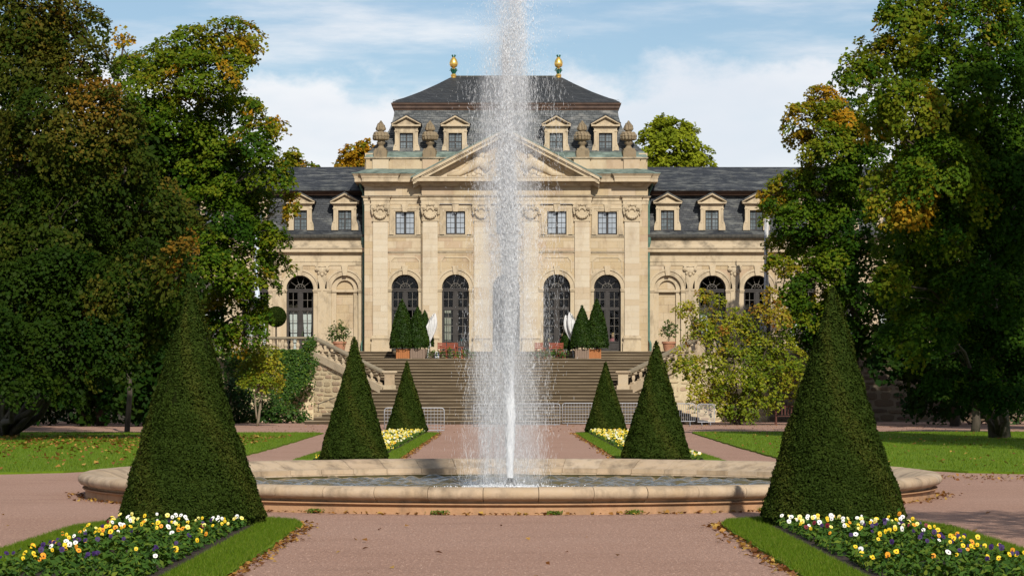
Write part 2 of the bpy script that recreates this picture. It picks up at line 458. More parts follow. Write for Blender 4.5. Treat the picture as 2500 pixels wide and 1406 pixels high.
# plants
M['bark'] = simple('bark', (0.045,0.035,0.025), (0.10,0.08,0.06), 8, 0.95, bump=0.05, stretch=(1, 1, 0.2))
M['bark_pale'] = simple('pale_bark', (0.16,0.13,0.085), (0.22,0.18,0.12), 8, 0.9)
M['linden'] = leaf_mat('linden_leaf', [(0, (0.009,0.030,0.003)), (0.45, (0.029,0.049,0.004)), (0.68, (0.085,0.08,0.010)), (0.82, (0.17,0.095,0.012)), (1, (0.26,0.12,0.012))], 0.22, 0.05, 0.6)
M['maple'] = leaf_mat('maple_leaf', [(0, (0.012,0.042,0.004)), (0.3, (0.030,0.075,0.005)), (0.5, (0.085,0.145,0.008)), (0.72, (0.19,0.20,0.012)), (0.86, (0.30,0.20,0.016)), (1, (0.46,0.23,0.012))], 0.36, 0.06, 0.6)  # dark end deepened to paint shade into the right maple
M['bush'] = leaf_mat('bush_leaf', [(0, (0.03,0.07,0.008)), (0.4, (0.13,0.19,0.012)), (0.7, (0.33,0.32,0.022)), (0.88, (0.36,0.25,0.03)), (1, (0.28,0.11,0.02))], 0.35, 0.12)
M['bright'] = leaf_mat('bright_leaf', [(0, (0.12,0.17,0.012)), (0.6, (0.27,0.31,0.02)), (1, (0.42,0.40,0.03))], 0.4, 0.06, 0.6)
M['ivy'] = leaf_mat('ivy_leaf', [(0, (0.014,0.045,0.008)), (0.6, (0.062,0.13,0.016)), (1, (0.18,0.22,0.022))], 0.25, 0.15)
M['yew'] = leaf_mat('yew_needle', [(0, (0.015,0.032,0.004)), (0.5, (0.036,0.058,0.007)), (0.85, (0.072,0.078,0.012)), (0.97, (0.075,0.047,0.016)), (1, (0.11,0.045,0.015))], 0.15, 0.06, 0.7)
M['yew_core'] = simple('yew_core', (0.008,0.012,0.003), (0.014,0.018,0.005), 12, 1.0, spec=0.0)
M['bay'] = leaf_mat('bay_leaf', [(0, (0.013,0.036,0.005)), (0.6, (0.032,0.066,0.007)), (1, (0.075,0.12,0.012))], 0.2, 0.15)
M['litter'] = leaf_mat('fallen_leaf', [(0, (0.16,0.055,0.02)), (0.5, (0.30,0.13,0.03)), (1, (0.50,0.32,0.07))], 0.1, 0.15)
M['petal_mix'] = leaf_mat('petal_mix', [(0, (0.75,0.72,0.55)), (0.25, (0.75,0.70,0.35)), (0.4, (0.70,0.58,0.08)), (0.9, (0.68,0.47,0.02)), (1, (0.6,0.28,0.02))], 0.2, 0.2, darkvar=0.15)
# water
def water_mat():
    m, t, b = new_mat('pool_water'); k = NT(t)
    c = k.mix(k.ramp(k.noise(0.5, 3), 0.35, 0.65), (0.075,0.065,0.03), (0.12,0.095,0.045))
    t.links.new(c, b.inputs['Base Color']); b.inputs['Roughness'].default_value = 0.04
    b.inputs['IOR'].default_value = 1.33
    k.bump(k.noise(20, 3), 0.25, 0.02, b)
    return m
M['water'] = water_mat()
def drop_mat(name, col, tr_amt):
    m, t, b = new_mat(name); k = NT(t)
    b.inputs['Base Color'].default_value = (*col, 1); b.inputs['Roughness'].default_value = 0.25
    b.inputs['Specular IOR Level'].default_value = 0.5
    tr = k.n('ShaderNodeBsdfTranslucent'); tr.inputs[0].default_value = (*col, 1)
    mx_ = k.n('ShaderNodeMixShader'); mx_.inputs[0].default_value = tr_amt
    t.links.new(b.outputs[0], mx_.inputs[1]); t.links.new(tr.outputs[0], mx_.inputs[2])
    t.links.new(mx_.outputs[0], t.nodes['Material Output'].inputs[0])
    return m
M['drop'] = drop_mat('white_water', (0.97,0.98,0.99), 0.18)
M['basin'] = stone_mat('basin_stone', [(0.40,0.30,0.20), (0.45,0.35,0.245), (0.42,0.315,0.215), (0.49,0.39,0.285)], (0.12,0.09,0.06), 0.8, 0.25, stain_scale=3.2, bump=0.015, lo=0.47, hi=0.72, zs=0.3)
M['basin_wall'] = stone_mat('basin_wall_stone', [(0.36,0.205,0.11), (0.40,0.235,0.13)], (0.12,0.085,0.055), 0.85, 0.25, stain_scale=1.6, bump=0.02, lo=0.46, hi=0.72)
M['algae'] = simple('wet_algae', (0.05,0.045,0.012), (0.10,0.08,0.03), 2, 0.35)
M['steel'] = simple('galvanised', (0.30,0.31,0.33), (0.40,0.41,0.43), 12, 0.5, metallic=0.3, spec=0.5)
M['iron'] = simple('dull_steel', (0.26,0.25,0.24), (0.34,0.33,0.31), 6, 0.4, metallic=0.6)
M['canvas'] = simple('white_canvas', (0.64,0.63,0.61), (0.52,0.515,0.505), 5, 0.85)
M['wood_orange'] = simple('orange_wood', (0.30,0.105,0.03), (0.38,0.15,0.05), 4, 0.65, stretch=(12, 12, 0.4))
M['wood_grey'] = simple('grey_wood', (0.16,0.11,0.08), (0.23,0.165,0.12), 4, 0.75, stretch=(12, 12, 0.4))
M['wood_red'] = simple('red_wood', (0.20,0.045,0.025), (0.28,0.075,0.035), 4, 0.6, stretch=(0.5, 8, 8))
M['terracotta'] = simple('terracotta', (0.32,0.14,0.075), (0.40,0.2,0.12), 3, 0.8)
M['wood_red_shaded'] = simple('shaded_red_wood', (0.07,0.025,0.018), (0.10,0.035,0.022), 4, 0.7)  # red wood darkened to carry the shade over the bench
M['black'] = simple('black_metal', (0.02,0.02,0.022), (0.035,0.035,0.035), 5, 0.5)
M['skin'] = simple('skin', (0.52,0.30,0.22), (0.56,0.34,0.25), 4, 0.6)
M['hair'] = simple('brown_hair', (0.05,0.028,0.016), (0.08,0.045,0.025), 20, 0.6)
M['plaster'] = simple('white_render', (0.62,0.62,0.63), (0.7,0.7,0.7), 2, 0.9)
M['redtile'] = simple('red_tiles', (0.26,0.09,0.05), (0.33,0.13,0.08), 3, 0.8)

def mist_mat(name, dens):
    m = bpy.data.materials.new(name); m.use_nodes = True; t = m.node_tree; t.nodes.clear()
    o = t.nodes.new('ShaderNodeOutputMaterial'); v = t.nodes.new('ShaderNodeVolumePrincipled')
    v.inputs['Color'].default_value = (0.97, 0.985, 1.0, 1); v.inputs['Density'].default_value = dens
    v.inputs['Anisotropy'].default_value = 0.0
    t.links.new(v.outputs[0], o.inputs['Volume'])
    return m

# ------------------------------------------------------------------ the ground
g = MB(); g.add([(-600,-60,0),(600,-60,0),(600,900,0),(-600,900,0)], [(0,1,2,3)])
tag(g.build('ground', M['gravel'], origin=(0,0,0)), kind='structure')

def sheet(name, poly, z, mat, thick=0.05):
    b = MB(); b.slab(poly, z-thick, z)
    return tag(b.build(name, mat), kind='structure')
def wobble(pts, step=0.5, amp=0.03):
    out_ = []
    for i in range(len(pts)):
        a, b = np.array(pts[i]), np.array(pts[(i+1) % len(pts)])
        n = max(1, int(np.linalg.norm(b-a)/step))
        for k in range(n):
            p = a+(b-a)*k/n
            out_.append((p[0]+rng.normal()*amp, p[1]+rng.normal()*amp))
    return out_
def arc(cx, cy, r, a0, a1, n): return [(cx+r*math.cos(R(a0+(a1-a0)*i/n)), cy+r*math.sin(R(a0+(a1-a0)*i/n))) for i in range(n+1)]
BX, BY, BR = 0.0, 41.9, 7.38                # fountain basin
LAWN_L = [(-48, 50.0), (-11.4, 50.6), (-9.6, 52.0), (-7.6, 56.5), (-7.05, 62), (-7.1, 75), (-7.45, 97.6), (-7.9, 99), (-48, 99.6)]
LAWN_R = [(48, 49.4), (12.0, 50.4), (9.9, 52), (7.5, 56.5), (6.95, 62), (7.1, 75), (7.55, 99), (8.1, 101), (48, 100)]
lawnl = sheet('lawn', wobble(LAWN_L, 0.4, 0.03), 0.045, M['lawn'], 0.06)
lawnr = sheet('lawn', wobble(LAWN_R, 0.4, 0.03), 0.045, M['lawn'], 0.06)

def bed_outline(sx, y0, y1, near):
    if near: pts = [(-2.74, y1-1.7), (-2.9, y1-0.75), (-3.35, y1-0.25), (-4.6, y1-0.2), (-5.25, y1-0.75), (-5.62, y1-2.2), (-5.62, y0), (-2.74, y0)]
    else: pts = [(-2.78, y1-1.2), (-3.1, y1-0.3), (-3.8, y1), (-4.7, y1-0.2), (-5.3, y1-1.2), (-5.4, y0+1.5), (-4.8, y0), (-3.3, y0), (-2.8, y0+1.5)]
    return [(x*-sx, y) for x, y in pts]
def inset(poly, d):
    n = len(poly)
    a = sum(poly[i][0]*poly[(i+1)%n][1]-poly[(i+1)%n][0]*poly[i][1] for i in range(n))
    out_ = []
    for i in range(n):
        p0, p1, p2 = np.array(poly[i-1]), np.array(poly[i]), np.array(poly[(i+1)%n])
        def nr(u, v):
            t = (v-u)/np.linalg.norm(v-u); q = np.array([-t[1], t[0]])
            return q if a > 0 else -q
        n1, n2 = nr(p0, p1), nr(p1, p2)
        out_.append(tuple(p1+(n1+n2)/(1+n1@n2)*d))
    return out_
BEDS = {}
for key, sx, y0, y1, near in (('nl', -1, 18, 33.2, True), ('nr', 1, 18, 33.2, True), ('fl', -1, 56.5, 99.5, False), ('fr', 1, 56.5, 99.5, False)):
    o = bed_outline(sx, y0, y1, near); i_ = inset(o, 0.56 if near else 0.5)
    BEDS[key] = (o, i_)
    sheet('lawn', wobble(o, 0.35, 0.022), 0.04, M['lawn'], 0.055)
    sheet('ground', wobble(i_, 0.3, 0.03), 0.046, M['soil'], 0.03)['label'] = 'dark soil of a flower bed'

def inside(poly, x, y):
    c = np.zeros(len(x), bool); n = len(poly)
    for i in range(n):
        x1, y1 = poly[i]; x2, y2 = poly[(i+1) % n]
        if y1 == y2: continue
        cond = ((y1 > y) != (y2 > y)) & (x < (x2-x1)*(y-y1)/(y2-y1)+x1)
        c ^= cond
    return c
def blades(name, xy, z, h, w, label, parent=None):
    n = len(xy); hh = h*(0.6+0.7*rng.random(n)); a = rng.random(n)*2*math.pi
    lean = rng.normal(size=(n, 2))*0.35*hh[:, None]
    p = np.column_stack([xy, np.full(n, z)]); v = np.empty((n, 3, 3))
    dx = np.column_stack([np.cos(a), np.sin(a), np.zeros(n)])*w
    v[:, 0] = p-dx; v[:, 1] = p+dx; v[:, 2] = p+np.column_stack([lean, hh])
    o = np_object(name, v.reshape(-1, 3), np.arange(3*n).reshape(n, 3), M['blade'], np.clip(rng.normal(0.4, 0.22, n), 0, 1))
    return tag(o, label, 'grass', kind='stuff')
# grass blades of the turf borders round the near beds and along the lawn edges
pts = []
for key, nn, yr in (('nl', 60000, (22.3, 33.4)), ('nr', 60000, (22.3, 33.4)), ('fl', 9000, (61, 99.6)), ('fr', 9000, (61, 99.6))):
    o, i_ = BEDS[key]; xs = [q[0] for q in o]
    x = rng.uniform(min(xs), max(xs), nn*4); y = rng.uniform(*yr, nn*4)
    k = inside(o, x, y) & ~inside(inset(o, 0.56 if key[0] == 'n' else 0.5), x, y)
    pts.append(np.column_stack([x[k], y[k]])[:nn])
blades('grass', np.vstack(pts), 0.035, 0.05, 0.004, 'short green turf edging the flower beds')
pts = []
for L, nn in ((LAWN_L, 38000), (LAWN_R, 38000)):
    x = rng.uniform(5, 22, nn*3)*(-1 if L is LAWN_L else 1); y = 49+51*rng.random(nn*3)**1.5
    k = inside(L, x, y); pts.append(np.column_stack([x[k], y[k]])[:nn])
blades('grass', np.vstack(pts), 0.04, 0.065, 0.008, 'mown lawn grass on both sides of the gravel')
# fallen leaves: thick under the left trees, thin along the gravel edges
def litter(xy, z, size, label):
    n = len(xy); nr_ = rng.normal(size=(n, 3))*0.35+np.array([0, 0, 1])
    v, f = leaves(np.column_stack([xy, np.full(n, z)+rng.random(n)*0.025]), nr_, size*(0.6+0.8*rng.random(n)), 0.75)
    return tag(np_object('fallen_leaves', v, f, M['litter'], rng.random(n)), label, 'leaves', kind='stuff')
n = 4200
x = -8-30*rng.random(n); y = 88-26*np.abs(rng.normal(size=n))**1.1*0.55+rng.normal(size=n)*3
k = inside(LAWN_L, x, y)
litter(np.column_stack([x[k], y[k]]), 0.075, 0.12, 'yellow and brown leaves fallen on the left lawn')
pts = []
for key in BEDS:
    o, _ = BEDS[key]
    for i in range(len(o)):
        a, b = np.array(o[i]), np.array(o[(i+1) % len(o)])
        if max(a[1], b[1]) < 24 or (max(abs(a[0]), abs(b[0])) > 3.2): continue
        L = np.linalg.norm(b-a); m = int(L*(22 if key[0] == 'n' else 14))
        t = rng.random((m, 1)); q = a+(b-a)*t
        q[:, 0] += (-1 if key[1] == 'r' else 1)*(np.abs(rng.normal(size=m))*0.10+0.01)
        pts.append(q)
an = rng.uniform(180, 360, 380); rr = BR-0.10+np.abs(rng.normal(size=380))*0.14
pts.append(np.column_stack([BX+rr*np.cos(np.radians(an)), BY+rr*np.sin(np.radians(an))]))
m = 110
pts.append(np.column_stack([rng.uniform(-14, 14, m), rng.uniform(22, 40, m)]))
m = 420
pts.append(np.column_stack([rng.uniform(7.4, 14, m), 49.6+rng.normal(size=m)*1.0-rng.random(m)*1.5]))
m = 700
pts.append(np.column_stack([rng.uniform(-11, 24, m), rng.uniform(100, 123.5, m)]))
xy = np.vstack(pts); d = np.hypot(xy[:, 0]-BX, xy[:, 1]-BY)
k = (d > BR-0.12)
for key in BEDS: k &= ~inside(BEDS[key][0], xy[:, 0], xy[:, 1])
litter(xy[k], 0.008, 0.07, 'brown leaves scattered along the gravel edges')
n = 900
x = rng.uniform(7, 30, n); y = rng.uniform(50, 99, n); k = inside(LAWN_R, x, y)
litter(np.column_stack([x[k], y[k]]), 0.075, 0.09, 'few dry leaves scattered over the right lawn')
# loose stones lying on the near gravel
n = 42000
y = 22.5+13*rng.random(n)**1.3; x = rng.uniform(-8.5, 8.5, n)
k = np.hypot(x-BX, y-BY) > BR+.02
for key in ('nl', 'nr'): k &= ~inside(BEDS[key][0], x, y)
x, y = x[k], y[k]; n = len(x); r_ = .004+.006*rng.random(n)**2; a = rng.random(n)*6.28
v = np.empty((n, 4, 3))
for q in range(3): v[:, q] = np.column_stack([x+r_*np.cos(a+q*2.1), y+r_*np.sin(a+q*2.1), np.full(n, -.001)])
v[:, 3] = np.column_stack([x+r_*.3*np.cos(a), y+r_*.3*np.sin(a), r_*(.5+.5*rng.random(n))])
f = (np.arange(n)[:, None, None]*4+np.array([(0, 1, 3), (1, 2, 3), (2, 0, 3)])[None]).reshape(-1, 3)
M['pebble'] = leaf_mat('pebble', [(0, (.23, .13, .09)), (.5, (.39, .235, .17)), (1, (.50, .35, .27))], 0.0, 0.2, .9, darkvar=0.0)
tag(np_object('gravel', v.reshape(-1, 3), f, M['pebble'], np.repeat(rng.random(n), 3)), 'loose reddish stones on the near gravel', 'gravel', kind='stuff')

# ------------------------------------------------------------------ the orangery
FD = 140.0                                # distance of the pavilion front
U = FD/FPX
def H(v): return v*U                      # photo pixels from the axis -> metres on the front
def Z(py, d=FD): return zat(py, d)
Z0 = Z(858)
ORG = empty('orangery', (0, FD, Z0), 'long baroque sandstone orangery with slate mansard roofs behind the fountain', 'building')
def part(b, name, mat, parent=None, smooth=False): return b.build(name, mat, parent or ORG, smooth=smooth)
BLOCKS = {'n': 0, 'rest': MB()}

def ashlar(x0, x1, z0, z1, yf, openings, wall, course=0.43, bw=0.98, gap=0.007, depth=0.22, single=True, seed=0):
    """Coursed blocks proud of a joint-coloured backing; openings: (xc, half, z0, z1, spring or None)."""
    core = MB(); rg = random.Random(seed)
    br = {z0, z1}
    for xc, h, a, b, sp in openings:
        for q in (a, b, sp, (sp+h) if sp is not None else None):
            if q is not None and z0 < q < z1: br.add(q)
    br = sorted(br); rows = []
    for a, b in zip(br, br[1:]):
        if b-a < 0.02: continue
        n = max(1, round((b-a)/course)); rows += [(a+(b-a)*i/n, a+(b-a)*(i+1)/n) for i in range(n)]
    for ri, (za, zb) in enumerate(rows):
        zm = (za+zb)/2
        cuts = []
        for xc, h, a, b, sp in openings:
            top = sp+h if sp is not None else b
            if zm < a or zm > top: continue
            cuts.append((xc, h, sp))
        cuts.sort()
        def hw(c, z):
            xc, h, sp = c
            if sp is None or z <= sp: return h
            return math.sqrt(max(0.0, h*h-(z-sp)**2))
        edges = [None]+cuts+[None]
        for ia in range(len(edges)-1):
            L, Rr = edges[ia], edges[ia+1]
            fl = (lambda z, L=L: x0 if L is None else L[0]+hw(L, z)); fr = (lambda z, Q=Rr: x1 if Q is None else Q[0]-hw(Q, z))
            curved = any(c is not None and c[2] is not None and zb > c[2]+1e-4 for c in (L, Rr))
            zs = [za+(zb-za)*i/(4 if curved else 1) for i in range((4 if curved else 1)+1)]
            if max(fr(z)-fl(z) for z in zs) < 0.03: continue
            core.prism([(fr(z), z) for z in zs]+[(fl(z), z) for z in zs[::-1]], yf+0.014, yf+0.5)
            mn, mxx = min(fl(z) for z in zs), max(fr(z) for z in zs)
            js = []; off = bw*(0.5 if ri % 2 else 0.0)+rg.uniform(-.12, .12)
            kx = math.floor((mn-off)/bw)-1
            lo, hi = max(fl(z) for z in zs), min(fr(z) for z in zs)
            while True:
                xj = off+kx*bw; kx += 1
                if xj > hi-0.28: break
                if xj > lo+0.28: js.append(xj+rg.uniform(-.1, .1))
            bounds = [fl]+[(lambda z, q=q: q) for q in js]+[fr]
            for bi in range(len(bounds)-1):
                A, B = bounds[bi], bounds[bi+1]
                gl = 0 if bi == 0 else gap/2; gr = 0 if bi == len(bounds)-2 else gap/2
                zz = zs if curved else [za, zb]
                zz = [min(max(z, za+gap/2), zb-gap/2) for z in zz]
                pr = rg.uniform(0, 0.006)
                tgt = MB() if (single and BLOCKS['n'] < 300) else wall['rest']
                tgt.prism([(B(z)-gr, z) for z in zz]+[(A(z)+gl, z) for z in zz[::-1]], yf-pr, yf+depth)
                if tgt is not wall['rest']:
                    BLOCKS['n'] += 1; wall['solo'].append(tgt)
    wall['core'].append(core)
def new_wall(): return {'rest': MB(), 'solo': [], 'core': []}
def finish_wall(wall, name='wall', label=None):
    c = MB()
    for q in wall['core']: c.add(q.v, q.f)
    w = part(c, name, M['joint'])
    if label: w['label'] = label
    for q in wall['solo']: part(q, 'stone_block', M['ashlar'], w)
    if wall['rest'].v: tag(part(wall['rest'], 'stone_block', M['ashlar'], w), kind='stuff')
    return w

# heights (photo rows on the front plane)
z_cap, z_arc0, z_arc1, z_fr1, z_bed1 = Z(499), Z(499), Z(479), Z(455), Z(447)
XW = H(346); XC = H(206)                  # half widths of the pavilion and of its middle part
yc, ys = FD-0.25, FD                      # fronts of the middle part and of the side parts
BAYS = [-247.0, -123.5, 0.0, 123.5, 247.0]
r_in, r_out = H(33), H(47)
z_sp = Z(703)
def yface(hx): return yc if abs(hx) < 206 else ys
wall = new_wall()
def ops(bays):
    o = []
    for hx in bays:
        x = H(hx)
        o.append((x, r_out, Z0, z_sp, z_sp)); o.append((x, H(24), Z(573), Z(516), None))
    return o
ashlar(-XC, XC, Z0, z_arc0, yc, ops(BAYS[1:4]), wall, seed=1)
for s in (-1, 1):
    a, b = sorted((s*XC, s*XW))
    ashlar(a, b, Z0, z_arc0, ys, ops([s*247.0]), wall, seed=2+s)
# frieze
ashlar(-XC, XC, z_arc1, z_fr1, yc-0.02, [], wall, course=0.6, bw=1.6, seed=6)
for s in (-1, 1):
    a, b = sorted((s*XC, s*XW)); ashlar(a, b, z_arc1, z_fr1, ys-0.02, [], wall, course=0.6, bw=1.5, seed=7)
    # return walls of the pavilion
    q = MB(); q.box(s*(XW-0.5), s*XW-0.001*s, FD+0.5, FD+15, Z0-0.5, Z(372)); part(q, 'wall', M['ashlar'])
finish_wall(wall)

# pilasters built of drums, each with base and capital
cap = MB()
for s in (-1, 1):
    c0 = (s*0.385, -0.12, 0.655)
    vol = MB()
    for rr, dd in ((0.175, 0.12), (0.12, 0.17), (0.062, 0.22)):
        cap.prism([(c0[0]+rr*math.cos(2*math.pi*k/14), c0[2]+rr*math.sin(2*math.pi*k/14)) for k in range(14)], -dd, 0.0)
    for k in range(4): cap.ball((s*(0.49-0.012*k), -0.10, 0.50-0.075*k), 0.075-0.008*k, 6, 4)
cap.box(-0.56, 0.56, -0.13, 0.0, 0.80, 0.87); cap.box(-0.50, 0.50, -0.09, 0.0, 0.74, 0.80)
for k in range(9):
    a = R(200+140*k/8)
    cap.ball((0.36*math.cos(a), -0.12, 0.47+0.40*math.sin(a)), 0.075+0.035*math.sin(math.pi*k/8), 6, 4)
for k in range(7):
    a = R(30+120*k/6); cap.ball((0.2*math.cos(a), -0.06, 0.42+0.24*math.sin(a)), 0.062, 6, 4, (1, 1, 1.9))
cap.box(-0.41, 0.41, -0.01, 0.0, -0.02, 0.75); cap.ball((0, -0.1, 0.82), 0.1, 6, 4, (1.6, 1, 1))
cap_me = cap.mesh('capital', M['trim'])
PIL = [-307.0, -185.0, -60.0, 60.0, 185.0, 307.0]
for hx in PIL:
    yf = yface(hx); x = H(hx); w = H(18); yp = yf-0.11
    b = MB(); b.box(x-w+0.01, x+w-0.01, yp+0.012, yf+0.1, Z(832), z_cap); pil = part(b, 'pilaster', M['joint'])
    rows = 19; za, zb = Z(819), Z(541)
    rest = MB()
    for i in range(rows):
        q = rest; z1_, z2_ = za+(zb-za)*i/rows, za+(zb-za)*(i+1)/rows
        if i % 3 == 1 and i < rows-1:
            j = x+random.uniform(-.15, .15)
            q.box(x-w, j-0.003, yp, yf+0.08, z1_+.003, z2_-.003); q.box(j+.003, x+w, yp, yf+0.08, z1_+.003, z2_-.003)
        else: q.box(x-w, x+w, yp-random.uniform(0, .004), yf+0.08, z1_+.003, z2_-.003)
    tag(part(rest, 'stone_block', M['pale'], pil), kind='stuff')
    b = MB()
    b.box(x-w-0.1, x+w+0.1, yp-0.10, yf+.05, Z0-0.02, Z(835)); b.box(x-w-0.06, x+w+0.06, yp-0.06, yf+.05, Z(835), Z(829))
    b.sweep([(0, Z(829)), (0.10, Z(828)), (0.12, Z(824)), (0.05, Z(822)), (0.05, Z(819)), (0, Z(819))], [(x-w, yf+.02), (x-w, yp), (x+w, yp), (x+w, yf+.02)])
    part(b, 'pilaster_base', M['trim'], pil)
    b = MB(); b.box(x-w, x+w, yp, yf+.08, Z(541)+.004, z_cap-0.002)
    b.sweep([(0, Z(542)), (0.05, Z(541)), (0.05, Z(537.5)), (0, Z(537))], [(x-w, yf+.02), (x-w, yp), (x+w, yp), (x+w, yf+.02)])
    part(b, 'necking', M['trim'], pil)
    place(None, cap_me, 'capital', (x, yp-0.005, Z(535)), parent=pil, s=1.0)
# string mouldings between the pilasters
for hx in BAYS:
    x = H(hx); yf = yface(hx); e = 43.0
    b = MB()
    def bar(z_lo, z_hi, out, mb=None, half=e): (mb or b).box(x-H(half), x+H(half), yf-out, yf+.02, z_lo, z_hi)
    bar(Z(580), Z(578), 0.035); bar(Z(577.9), Z(575.8), 0.065)
    bar(Z(616.5), Z(614.8), 0.07); bar(Z(619), Z(616.6), 0.025, half=40)
    part(b, 'string_course', M['trim'])
    b = MB(); bar(Z(575.7), Z(574.9), 0.075); part(b, 'dark_ledge_strip', M['lead'])  # thin dark strip along the top of the moulding
    b = MB(); bar(Z(614.7), Z(613.9), 0.08); part(b, 'dark_ledge_strip', M['lead'])
    # raised panel edge with cut corners above the arch
    b = MB(); o = [(-37, 665), (-37, 637), (-28, 627), (28, 627), (37, 637), (37, 665)]
    i2 = [(-34, 665), (-34, 638), (-26.5, 630), (26.5, 630), (34, 638), (34, 665)]
    b.band([(x+H(u), Z(v)) for u, v in i2], [(x+H(u), Z(v)) for u, v in o], yf-0.035, yf+.01)
    part(b, 'panel_moulding', M['trim'])

def arch_surround(x, yf, rin, rout, zs, z0, key=True, wall_y=0.5, mat='trim', key_top=None):
    b = MB(); n = 18
    ch = lambda r: [(x+r*math.cos(math.pi*k/n), zs+r*math.sin(math.pi*k/n)) for k in range(n+1)]
    b.band(ch(rin), ch(rout), yf-0.02, yf+wall_y)
    b.band(ch(rout-0.09), ch(rout+0.03), yf-0.07, yf-0.015)
    for s in (-1, 1):
        b.box(x+s*rin, x+s*rout, yf-0.02, yf+wall_y, z0, zs-0.001)
    sur = part(b, 'arch_surround', M[mat])
    b = MB()
    for s in (-1, 1):
        a0, a1 = sorted((x+s*(rin-0.02), x+s*(rout+0.10)))
        b.box(a0, a1, yf-0.075, yf+wall_y-.04, zs-0.20, zs-0.13); b.box(a0-.02, a1+.02, yf-0.10, yf+wall_y-.06, zs-0.13, zs-0.05)
    part(b, 'impost', M[mat], sur)
    if key:
        b = MB(); kt = key_top if key_top is not None else zs+rout+0.16
        b.prism([(x-0.11, zs+rin-0.02), (x+0.11, zs+rin-0.02), (x+0.19, kt), (x-0.19, kt)], yf-0.13, yf+.15)
        part(b, 'keystone', M[mat], sur)
    return sur
def panes_rect(mb_list, x0, x1, z0, z1, nx, nz, y, bar):
    for i in range(nx):
        for j in range(nz):
            xa, xb = x0+(x1-x0)*i/nx+bar/2, x0+(x1-x0)*(i+1)/nx-bar/2
            za, zb = z0+(z1-z0)*j/nz+bar/2, z0+(z1-z0)*(j+1)/nz-bar/2
            mb_list.append((xa, xb, za, zb, y))
def french_door(x, yg, r, zs, z0, single, panel=True):
    """Arched glazed double door: fanlight, upper sashes, lower leaves with a bottom panel."""
    f = MB(); n = 20
    ch = lambda rr: [(x+rr*math.cos(math.pi*k/n), zs+rr*math.sin(math.pi*k/n)) for k in range(n+1)]
    f.band(ch(r-0.075), ch(r+0.02), yg-0.04, yg+0.05)
    f.box(x-r, x+r, yg-0.07, yg+0.05, zs-0.20, zs-0.0); f.box(x-r, x+r, yg-0.10, yg+.02, zs-0.09, zs-0.02)
    u = FD/FPX
    zt, zm, zk = zs-0.20, Z(753), (Z(834) if panel else z0+0.10)
    for s in (-1, 1):
        f.box(x+s*r, x+s*(r-0.11), yg-0.04, yg+0.05, z0, zt)
        f.box(x+s*0.08, x+s*0.16, yg-0.03, yg+0.04, z0, zt)
    f.box(x-0.085, x+0.085, yg-0.06, yg+0.05, z0, zt)
    f.box(x-r, x+r, yg-0.065, yg+0.05, zm-0.09, zm+0.09)
    f.box(x-r, x+r, yg-0.04, yg+0.05, z0, z0+0.10)
    if panel:
        f.box(x-r+.1, x+r-.1, yg-0.02, yg+0.04, z0, zk)
        for s in (-1, 1): f.box(x+s*0.22, x+s*(r-0.2), yg-0.045, yg, z0+0.16, zk-0.1)
        f.box(x-r+.05, x+r-.05, yg-0.05, yg+.04, zk-0.05, zk+0.03)
    door = part(f, 'door', M['joinery'])
    bars = MB(); rects = []
    for s in (-1, 1):
        xa, xb = sorted((x+s*0.16, x+s*(r-0.11)))
        panes_rect(rects, xa, xb, zm+.09, zt, 2, 2, yg, 0.028)
        panes_rect(rects, xa, xb, zk, zm-.09, 2, 4, yg, 0.028)
        xm = (xa+xb)/2
        bars.box(xm-.014, xm+.014, yg-.02, yg+.02, zk, zm-.09); bars.box(xm-.014, xm+.014, yg-.02, yg+.02, zm+.09, zt)
        for z_ in [zk+(zm-.09-zk)*q/4 for q in (1, 2, 3)]+[(zm+.09+zt)/2]: bars.box(xa, xb, yg-.021, yg+.021, z_-.014, z_+.014)
    ri = r*0.36; rg_ = r-0.07
    cha = lambda rr: [(x+rr*math.cos(math.pi*k/14), zs+rr*math.sin(math.pi*k/14)) for k in range(15)]
    bars.band(cha(ri-.018), cha(ri+.018), yg-.02, yg+.02)
    angs = [0, 36, 72, 108, 144, 180]
    for a in angs[1:-1]:
        c, s_ = math.cos(R(a)), math.sin(R(a))
        bars.tube([(x+.10*c, yg, zs+.10*s_), (x+rg_*c, yg, zs+rg_*s_)], .018, 4)
    part(bars, 'glazing_bar', M['sash'], door)
    pane_mbs = []
    for xa, xb, za, zb, y in rects:
        q = MB(); q.add([(xa, y, za), (xb, y, za), (xb, y, zb), (xa, y, zb)], [(0, 1, 2, 3)]); pane_mbs.append(q)
    for a0, a1 in zip(angs, angs[1:]):
        arc_ = [a0+1.5+(a1-a0-3)*k/4 for k in range(5)]
        for r0, r1 in ((ri+.018, rg_), (.03, ri-.018)):
            q = MB(); vs = [(x+r0*math.cos(R(a)), yg, zs+r0*math.sin(R(a))) for a in arc_]+[(x+r1*math.cos(R(a)), yg, zs+r1*math.sin(R(a))) for a in arc_[::-1]]
            q.add(vs, [tuple(range(len(vs)-1, -1, -1))]); pane_mbs.append(q)
    if single:
        for q in pane_mbs: part(q, 'pane', M['glass'], door)
    else:
        al = MB()
        for q in pane_mbs: al.add(q.v, q.f)
        tag(part(al, 'pane', M['glass'], door), kind='stuff')
    return door
